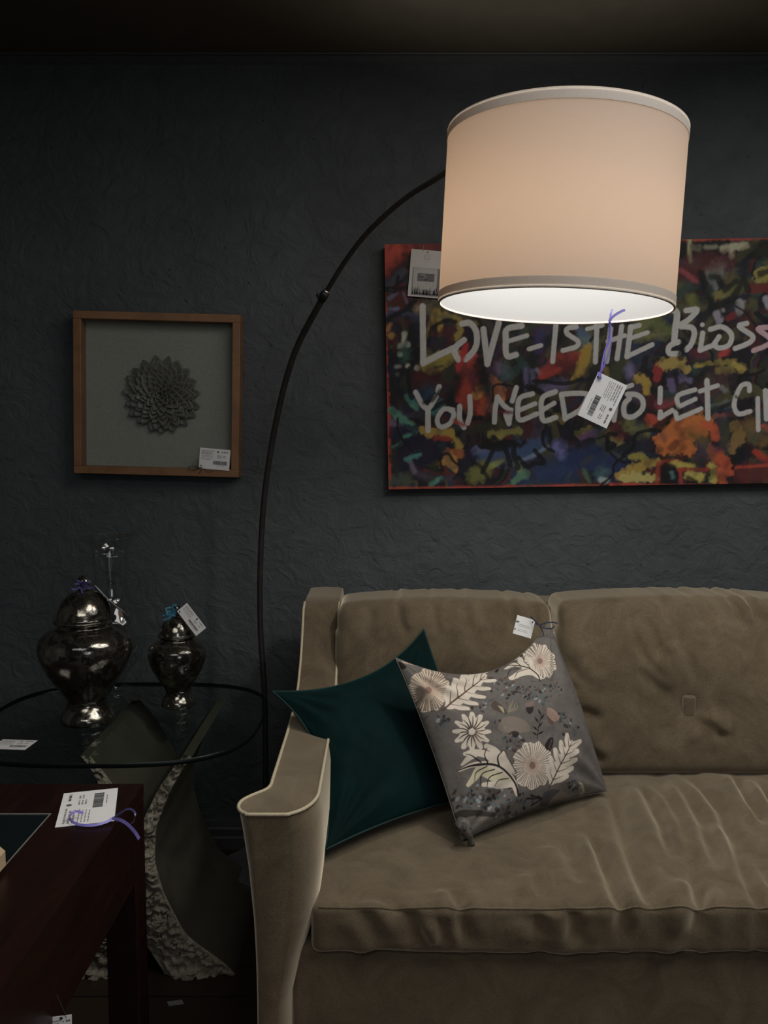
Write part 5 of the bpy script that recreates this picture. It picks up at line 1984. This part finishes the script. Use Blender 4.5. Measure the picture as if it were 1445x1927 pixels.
def pillow_fn(BL, BR, TR, TL, k, T, Tb):
    kb, kr, kt_, kl = k
    BL, BR, TR, TL = (np.array(p) for p in (BL, BR, TR, TL))
    n1 = np.cross(BR - BL, TL - BL)
    n2 = np.cross(TL - TR, BR - TR)
    nrm = n1 / np.linalg.norm(n1) + n2 / np.linalg.norm(n2)
    nrm /= np.linalg.norm(nrm)
    if nrm[1] > 0:
        nrm = -nrm

    def f(s, t, front=True):
        e = 4 * t * (1 - t)
        g = 4 * s * (1 - s)
        s2 = s + kl * e * (1 - s) ** 2 - kr * e * s ** 2
        t2 = t + kb * g * (1 - t) ** 2 - kt_ * g * t ** 2
        s2, t2 = s2[..., None], t2[..., None]
        p = (BL * (1 - s2) + BR * s2) * (1 - t2) + (TL * (1 - s2) + TR * s2) * t2
        h = (np.clip(e, 0, 1) ** 0.55) * (np.clip(g, 0, 1) ** 0.55)
        if front:
            wr = (fbm(s + 2, t + 5, 5, 61, 3) - 0.5) * 0.022 * h
            # pull folds running from the corners
            for (cs, ct, an) in ((0, 0, 0.78), (1, 0, 2.36), (1, 1, -2.36), (0, 1, -0.78)):
                ds, dt_ = s - cs, t - ct
                r = np.sqrt(ds * ds + dt_ * dt_) + 1e-6
                th_ = np.arctan2(dt_, ds) - an
                wr = wr + 0.006 * np.cos(th_ * 13) * np.exp(-((r - 0.24) / 0.13) ** 2) * h ** 0.5
            return p + nrm * (T * h + wr)[..., None]
        return p - nrm * (Tb * h)[..., None]
    return f


def make_pillow(name, f, N, mats, colors, seam_mat, seam_r, parent):
    s = np.linspace(0, 1, N)
    Sg, Tg = np.meshgrid(s, s)
    F = f(Sg, Tg, True)
    sb = np.linspace(0, 1, N)
    B = f(Sg, Tg, False)
    V = np.concatenate([F.reshape(-1, 3), B.reshape(-1, 3)])
    Q = np.concatenate([grid_quads(N, N), grid_quads(N, N, N * N, True)])
    # weld the rim
    idx = np.arange(2 * N * N)
    rim = (Sg == 0) | (Sg == 1) | (Tg == 0) | (Tg == 1)
    r = np.nonzero(rim.ravel())[0]
    idx[r + N * N] = r
    Q = idx[Q]
    cols = None
    if colors is not None:
        cols = np.concatenate([colors.reshape(-1, 3), np.tile(np.median(colors.reshape(-1, 3), axis=0), (N * N, 1))])
    inv = np.array(parent.location)
    used = np.unique(Q)
    mp = -np.ones(2 * N * N, dtype=np.int64)
    mp[used] = np.arange(len(used))
    o = np_object(name, V[used] - inv, mp[Q], mats, parent, None if cols is None else cols[used])
    edge = [F[0, i] for i in range(0, N, 4)] + [F[j, -1] for j in range(0, N, 4)] + [F[-1, i] for i in range(N - 1, -1, -4)] + [F[j, 0] for j in range(N - 1, -1, -4)]
    MB().tube([Vector(p - inv) for p in edge], seam_r, 6).build('seam', seam_mat, parent, True)
    return F


sx = SEAT_Z + 0.012
# teal pillow, leaning in the corner of arm and back
tBL = atz(612, 1618, sx) + Vector((0.0, 0.0, 0.02))
tTL = at(512, 1301, 1.86)
tTR = at(797, 1184, 2.075)
tBR = Vector((0.235, 1.83, sx + 0.02))
tp_root = empty('throw_pillow', (0.0, 1.85, SEAT_Z))
tag(tp_root, 'plain dark teal velvet throw pillow leaning on the sofa arm', 'pillow')
ft = pillow_fn(tBL, tBR, tTR, tTL, (0.04, 0.02, 0.14, 0.13), 0.045, 0.055)
make_pillow('cover', ft, 110, m_teal, None, m_teal_seam, 0.0022, tp_root)

# floral pillow in front of it
fBL = atz(868, 1588, sx) + Vector((0, 0, 0.008))
fBR = atz(1142, 1500, sx) + Vector((0, 0, 0.014))
fTL = at(744, 1238, 1.835)
fTR = at(1032, 1170, 1.985)
fp_root = empty('throw_pillow', (0.27, 1.8, SEAT_Z))
tag(fp_root, 'grey throw pillow embroidered with white flowers and leaves on the sofa', 'pillow')
ff = pillow_fn(fBL, fBR, fTR, fTL, (0.03, -0.01, 0.20, 0.02), 0.074, 0.045)
NP = 420
gs = np.linspace(0, 1, NP)
SgP, TgP = np.meshgrid(gs, gs)
Fp = ff(SgP, TgP, True)
dcam = Fp[..., 1] * CP - (Fp[..., 2] - CAM_H) * SP
PXg = 722.5 + FOCAL * Fp[..., 0] / dcam
PYg = 963.5 - FOCAL * (Fp[..., 1] * SP + (Fp[..., 2] - CAM_H) * CP) / dcam


def puv(px, py):
    """reads a position off the photo: nearest spot on the pillow's face (its own 0..1 coordinates)"""
    d2 = (PXg - px) ** 2 + (PYg - py) ** 2
    j, i = np.unravel_index(np.argmin(d2), d2.shape)
    return (gs[i], gs[j])


K_P = 1.68


def fc_(r, g, b):
    return tuple(min(0.82, lin(v) * K_P) for v in (r, g, b))


basep = np.tile(np.array(fc_(84, 80, 77)), (NP, NP, 1))
basep *= (0.86 + 0.28 * fbm(SgP + 1, TgP + 4, 60, 90, 4))[..., None]
PP = Paint(gs, gs, basep)
u2 = 420 / 1445.0                    # crop [730,1160] px per crop unit
UV = 1 / 395.0                       # photo px -> pillow units (roughly)


def pf(a, b):
    return puv(730 + a * u2, 1160 + b * u2)


CRM, CRD, BRN, DRK, TEALG, PALE, PNK, DGRY = (170, 161, 149), (150, 138, 122), (74, 58, 52), (34, 29, 30), (70, 82, 84), (146, 150, 150), (128, 104, 92), (54, 52, 56)


def line(pts, wd, col, raised=0, soft=0.0022, alpha=1.0):
    P_ = [Vector((*pf(a, b), 0)) for a, b in pts]
    if len(P_) > 2:
        P_ = smooth_path(P_, 5)
    ww = [x_ * u2 * UV for x_ in wd] if isinstance(wd, (list, tuple)) else wd * u2 * UV
    PP.stroke([(p.x, p.y) for p in P_], ww, fc_(*col), soft, 0, 100, alpha, raised=raised)


def blob(pts, col, raised=0, smooth=True, alpha=1.0, soft=0.003):
    P_ = [Vector((*pf(a, b), 0)) for a, b in pts]
    if smooth:
        P_ = smooth_path(P_ + [P_[0]], 4)[:-1]
    PP.poly([(p.x, p.y) for p in P_], fc_(*col), soft, alpha, raised)


def sunflower(cx_, cy_, rx, ry, core, npet=42, rot=0.0, heart=True, shade=None):
    pts = []
    for k in range(72):
        a = 2 * math.pi * k / 72
        w_ = 1 + 0.05 * math.sin(a * 9 + 1) + 0.03 * math.sin(a * 17)
        x_, y_ = rx * w_ * math.cos(a), ry * w_ * math.sin(a)
        pts.append((cx_ + x_ * math.cos(rot) - y_ * math.sin(rot), cy_ + x_ * math.sin(rot) + y_ * math.cos(rot)))
    blob(pts, shade or CRM, 1.0, False)
    rg_ = random.Random(int(cx_))
    for k in range(npet):
        a = 2 * math.pi * (k + rg_.uniform(-0.25, 0.25)) / npet
        r1 = rg_.uniform(0.36, 0.5)
        r2 = rg_.uniform(0.93, 1.05)
        q_ = []
        for r in (r1, r2):
            x_, y_ = rx * r * math.cos(a), ry * r * math.sin(a)
            q_.append((cx_ + x_ * math.cos(rot) - y_ * math.sin(rot), cy_ + x_ * math.sin(rot) + y_ * math.cos(rot)))
        line(q_, [3.0, 6.5], BRN, soft=0.0016, alpha=0.95)
    if core:
        for r, col, al in ((0.5, PNK, 0.30), (0.34, PNK, 0.45)):
            blob([(cx_ + rx * r * math.cos(a), cy_ + ry * r * math.sin(a)) for a in np.linspace(0, 6.283, 25)[:-1]], col, 0, False, al, 0.02)
        blob([(cx_ + rx * 0.16 * math.cos(a), cy_ + ry * 0.16 * math.sin(a)) for a in np.linspace(0, 6.283, 17)[:-1]], (104, 80, 74), 0, False, 0.9)


def lobed_leaf(p0, p1, wd, nl=5, vein=BRN, bend=0.0, col=CRM):
    """oak-like embroidered leaf from stem p0 to tip p1 with side lobes and a dark midrib"""
    d = Vector((p1[0] - p0[0], p1[1] - p0[1]))
    L = d.length
    d.normalize()
    nr = Vector((-d.y, d.x))

    def pt(t, s):
        c = Vector(p0) + d * (L * t) + nr * (s + bend * math.sin(math.pi * t))
        return (c.x, c.y)
    blob([pt(0.02, -0.10 * wd), pt(0.15, -0.35 * wd), pt(0.5, -0.4 * wd), pt(0.85, -0.2 * wd), pt(1.0, 0), pt(0.85, 0.2 * wd), pt(0.5, 0.4 * wd), pt(0.15, 0.35 * wd), pt(0.02, 0.10 * wd)], col, 1.0)
    for i in range(nl):
        t = 0.12 + 0.72 * i / (nl - 1)
        w_ = wd * (0.95 - 0.5 * abs(t - 0.35) - 0.45 * max(0, t - 0.5))
        for s in (-1, 1):
            line([pt(t, 0), pt(t + 0.10, s * w_ * 0.55), pt(t + 0.20, s * w_ * 0.92)], [0.16 * L, 0.17 * L, 0.11 * L], col, 1.0)
    for i in range(nl):
        t = 0.12 + 0.72 * i / (nl - 1)
        w_ = wd * (0.95 - 0.5 * abs(t - 0.35) - 0.45 * max(0, t - 0.5))
        for s in (-1, 1):
            line([pt(t, 0), pt(t + 0.08, s * w_ * 0.32), pt(t + 0.17, s * w_ * 0.66)], [8, 6, 3.5], vein, 0, 0.002, 0.95)
    line([pt(-0.06, 0), pt(0.4, 0), pt(0.95, 0)], [12, 11, 6], vein, 0, 0.002)


# background sprigs, berries and small dark leaves
rgp = random.Random(12)
for (cx_, cy_, n_, sp_) in ((780, 470, 14, 70), (990, 500, 16, 60), (700, 1140, 18, 110), (620, 1200, 18, 90), (860, 1170, 10, 60), (780, 1260, 14, 60), (600, 580, 10, 60), (820, 830, 14, 70), (880, 480, 12, 50), (740, 700, 6, 40),
                            (1180, 720, 8, 50), (360, 680, 10, 40), (1080, 460, 6, 30), (1200, 1100, 8, 40), (480, 1180, 10, 60), (680, 420, 8, 40), (1120, 640, 8, 40)):
    for _ in range(int(n_ * 1.7)):
        a, b = rgp.gauss(cx_, sp_ * 0.65), rgp.gauss(cy_, sp_ * 0.5)
        col = rgp.choice([DRK, DRK, DGRY, BRN, TEALG, (56, 70, 72), DGRY, (118, 124, 124)])
        line([(a, b), (a + rgp.uniform(-12, 12), b + rgp.uniform(-12, 12))], rgp.uniform(12, 24), col, 0, 0.003, 0.85)
for _ in range(150):
    a, b = rgp.uniform(150, 1250), rgp.uniform(300, 1400)
    line([(a, b), (a + rgp.uniform(-30, 30), b + rgp.uniform(-30, 30))], rgp.uniform(5, 12), rgp.choice([BRN, DGRY, (100, 92, 84)]), 0, 0.003, 0.6)
for (a, b, c, d) in ((470, 320, 620, 335), (510, 300, 600, 340), (340, 300, 300, 310), (800, 240, 850, 200), (780, 235, 830, 215)):
    line([(a, b), ((a + c) / 2, (b + d) / 2 - 4), (c, d)], [8, 26, 10], DRK, 0, 0.003)
# pale printed scallop flowers and leaves
blob([(710, 720), (740, 660), (800, 645), (860, 660), (900, 690), (920, 740), (820, 755), (740, 745)], (104, 95, 86), 0, True, 0.8)
blob([(1020, 1200), (1060, 1150), (1120, 1130), (1180, 1160), (1190, 1210), (1130, 1250), (1060, 1260)], (98, 90, 82), 0, True, 0.8)
blob([(1010, 1140), (1060, 1120), (1110, 1130), (1060, 1180), (1010, 1230), (980, 1220)], DGRY, 0, True, 0.8)
blob([(1030, 590), (1070, 600), (1110, 650), (1080, 680), (1030, 640)], (134, 112, 102), 0, True, 0.9)
for k in range(5):
    line([(1040 + k * 14, 605 + k * 9), (1030 + k * 14, 640 + k * 8)], 4, BRN, 0, 0.002, 0.7)
blob([(1030, 640), (1060, 670), (1070, 700), (1040, 690)], BRN, 0, True, 0.9)
blob([(665, 570), (690, 545), (740, 580), (770, 630), (720, 620), (680, 600)], (66, 56, 50), 0, True, 0.9)
blob([(710, 575), (745, 590), (752, 628), (730, 605)], (140, 132, 112), 0, True, 0.9)
for (a, b) in ((800, 570), (815, 590), (830, 600), (785, 590)):
    line([(780, 620), (a, b), (a + 8, b - 30)], [10, 12, 5], (110, 104, 86), 0, 0.003, 0.8)
blob([(1015, 830), (1040, 790), (1070, 785), (1065, 840), (1040, 885), (1015, 870)], DRK, 0, True, 0.95)
line([(1035, 880), (1060, 800)], 4, (100, 92, 84), 0, 0.002)
line([(965, 790), (975, 720), (1000, 620)], [7, 6, 4], DRK)
for (x_, y_, dx_, dy_) in ((972, 740, -35, -30), (972, 720, 30, -35), (978, 690, -30, -40), (985, 670, 28, -40), (990, 640, -18, -40), (968, 770, -34, -20), (968, 765, 40, -24)):
    line([(x_, y_), (x_ + dx_ * 0.6, y_ + dy_ * 0.6), (x_ + dx_, y_ + dy_)], [4, 18, 4], DRK, 0, 0.0025)
blob([(895, 580), (935, 570), (940, 610), (915, 632), (895, 610)], DRK, 0, True, 0.9)
blob([(890, 560), (940, 545), (940, 580), (895, 585)], (104, 90, 86), 0, True, 0.9)
for (x_, y_) in ((800, 790), (760, 840), (790, 870), (820, 760), (700, 800)):
    line([(830, 870), (x_, y_)], 4, BRN, 0, 0.002)
blob([(790, 750), (820, 740), (850, 755), (825, 785)], DRK, 0, True, 0.9)
for (x_, y_) in ((900, 1180), (930, 1160), (970, 1165), (930, 1220), (980, 1190)):
    line([(1000, 1180), (x_, y_)], [6, 14], DRK, 0, 0.0025)
blob([(1230, 1070), (1262, 1085), (1270, 1140), (1250, 1110)], (150, 146, 130), 0, True)
for k in range(4):
    line([(1250, 1170), (1240 + k * 18, 1120 - k * 12), (1260 + k * 12, 1070)], [8, 10, 4], (112, 106, 84), 0, 0.003, 0.7)
line([(1290, 1170), (1380, 1150)], 20, BRN, 0, 0.004, 0.6)
blob([(60, 290), (95, 300), (120, 330), (80, 345)], DRK, 0, True)
blob([(90, 265), (150, 270), (235, 290), (225, 318), (150, 312), (100, 300)], (150, 128, 112), 0, True)
for k in range(6):
    line([(110, 295), (140 + k * 18, 275 + k * 6)], 4, (120, 96, 80), 0, 0.002, 0.8)
# large embroidered flowers
sunflower(262, 478, 132, 140, True, 46, 0.3, shade=(166, 154, 138))
blob([(170, 470), (210, 450), (250, 480), (230, 540), (200, 580), (175, 540)], (52, 48, 44), 0, True, 0.75, 0.015)
sunflower(985, 290, 95, 118, True, 40, -0.5)
sunflower(935, 965, 128, 152, True, 52, 0.1)
# double petalled flower
blob([(545 + 84 * math.cos(a), 745 + 90 * math.sin(a)) for a in np.linspace(0, 6.283, 25)[:-1]], CRM, 1.0, False)
for a in np.linspace(0, 6.283, 13)[:-1]:
    cx_, cy_ = 545 + 72 * math.cos(a), 745 + 78 * math.sin(a)
    line([(545, 745), (545 + 45 * math.cos(a), 745 + 50 * math.sin(a)), (545 + 112 * math.cos(a), 745 + 118 * math.sin(a))], [26, 62, 30], CRM, 1.0)
for a in np.linspace(0.2, 6.483, 19)[:-1]:
    line([(545 + 24 * math.cos(a), 745 + 24 * math.sin(a)), (545 + 60 * math.cos(a + 0.08), 745 + 62 * math.sin(a + 0.08)), (545 + 96 * math.cos(a), 745 + 100 * math.sin(a))], [11, 9, 4], DRK if 1.8 < a < 4.6 else BRN, 0, 0.002, 0.95)
blob([(522, 735), (545, 722), (562, 745), (545, 768), (524, 760)], CRM, 1.0)
# leaves
lobed_leaf((370, 595), (640, 375), 120, 5)
lobed_leaf((1050, 1095), (1195, 800), 92, 5)
# sweeping acanthus below the double flower
for pts, wd in (([(835, 1150), (800, 1060), (700, 970), (560, 960), (460, 1000)], [30, 60, 60, 44, 14]), ([(820, 1090), (740, 1060), (640, 1010), (590, 1000), (560, 1040), (520, 1090)], [30, 80, 90, 70, 60, 30]),
                ([(800, 1090), (700, 1090), (620, 1090)], [40, 60, 30]), ([(720, 970), (650, 900), (560, 880), (500, 890)], [40, 60, 56, 30]), ([(740, 960), (690, 870), (640, 840)], [40, 60, 40]),
                ([(800, 1000), (760, 940), (745, 880)], [40, 50, 24]), ([(560, 900), (520, 920), (480, 960)], [40, 40, 16])):
    line(pts, wd, CRM if pts[0][0] != 820 else (160, 154, 132), 1.0)
for pts, wd in (([(845, 1160), (810, 1060), (700, 965), (560, 962), (450, 1000)], [14, 14, 16, 20, 6]), ([(640, 970), (570, 1010), (560, 1070)], [9, 8, 4]), ([(690, 990), (610, 1020), (600, 1100)], [9, 8, 4]),
                ([(740, 1010), (660, 1040), (640, 1110)], [9, 8, 4]), ([(780, 1050), (720, 1060), (690, 1100)], [8, 8, 4]), ([(720, 970), (710, 910), (745, 865)], [14, 10, 6]), ([(650, 960), (625, 900), (640, 850)], [12, 8, 5]),
                ([(600, 945), (540, 900), (500, 890)], [12, 10, 5]), ([(830, 1010), (800, 960), (790, 930)], [8, 6, 4])):
    line(pts, wd, DRK, 0, 0.0022)
# acanthus at the top right flower
for pts, wd in (([(985, 400), (900, 330), (820, 310), (760, 340)], [30, 60, 60, 20]), ([(960, 370), (880, 360), (800, 400)], [50, 80, 50]), ([(880, 330), (830, 260), (800, 250)], [40, 50, 20]), ([(940, 340), (900, 270), (880, 240)], [40, 40, 20])):
    line(pts, wd, CRM, 1.0)
for pts, wd in (([(985, 420), (960, 370), (880, 325), (760, 320), (700, 330)], [10, 12, 12, 14, 8]), ([(900, 340), (840, 360), (820, 400)], [8, 8, 3]), ([(860, 330), (790, 350), (770, 400)], [8, 8, 3]), ([(860, 320), (800, 290), (800, 250)], [8, 8, 4]),
                ([(920, 335), (880, 290), (890, 250)], [8, 6, 3]), ([(700, 340), (700, 360)], [16, 20])):
    line(pts, wd, DRK, 0, 0.0022)
# folded dark corner at the lower left
blob([(420, 1280), (500, 1250), (690, 1270), (680, 1300), (560, 1290), (440, 1320)], (40, 36, 33), 0, True, 0.9)
for k in range(9):
    line([(575 + k * 13, 1300), (568 + k * 13, 1322)], 5, (116, 100, 92), 0, 0.002)
colp = PP.C
Fp2 = None


def ff_raised(s, t, front=True):
    p = ff(s, t, front)
    return p


make_pillow('cover', ff_raised, NP, m_pillow, colp, plain('taupe_seam_cord', (0.13, 0.115, 0.10), 0.8), 0.0014, fp_root)
# folded-over corner tab at the pillow's lower left
tabc = atz(884, 1580, sx)
tb = MB()
pth = [at(862, 1548, tabc.y - 0.012), at(872, 1556, tabc.y - 0.022), at(882, 1570, tabc.y - 0.024), at(887, 1590, tabc.y - 0.014)]
tb.tube(smooth_path([p - Vector((0.27, 1.8, SEAT_Z)) for p in pth], 5), [0.007 + 0.009 * math.sin(math.pi * min(1, i / 15 + 0.25)) for i in range(16)], 10)
tb.build('folded_corner', plain('folded_print', (0.10, 0.088, 0.078), 0.9, var=0.9, nscale=90), fp_root, True)

# tag on the floral pillow's top corner
ty = fTR.y - 0.03
a0, b0, c0_ = at(966, 1192, ty - 0.012), at(1000, 1202, ty - 0.004), at(979, 1157, ty)
price_tag('price_tag', 'curled white tag tied with navy ribbon to the top corner of the floral pillow', a0, b0 - a0, c0_ - a0, ((b0 - a0).length, (at(1016, 1174, ty) - b0).length * 1.1), 'faint', curl=-0.004, seed=71, hole=(0.85, 0.86),
          ribbon=[([at(1007, 1173, ty - 0.006), at(1015, 1176, ty - 0.006), at(1028, 1172, ty - 0.008), at(1040, 1171, ty - 0.006), at(1049, 1173, ty - 0.004)], 0.0036, (0, 0.2, 1), m_navy),
                  ([at(1014, 1177, ty - 0.006), at(1025, 1182, ty - 0.008), at(1038, 1183, ty - 0.006), at(1043, 1178, ty - 0.005)], 0.0034, (0, 0.2, 1), m_navy),
                  ([at(1014, 1176, ty - 0.005), at(1006, 1168, ty - 0.003), at(998, 1160, ty - 0.002)], 0.0034, (0.5, 0, 0.5), m_navy),
                  ([at(1014, 1177, ty - 0.005), at(1020, 1186, ty - 0.004), at(1024, 1198, ty + 0.004)], 0.002, (1, 0, 0), m_navy)])
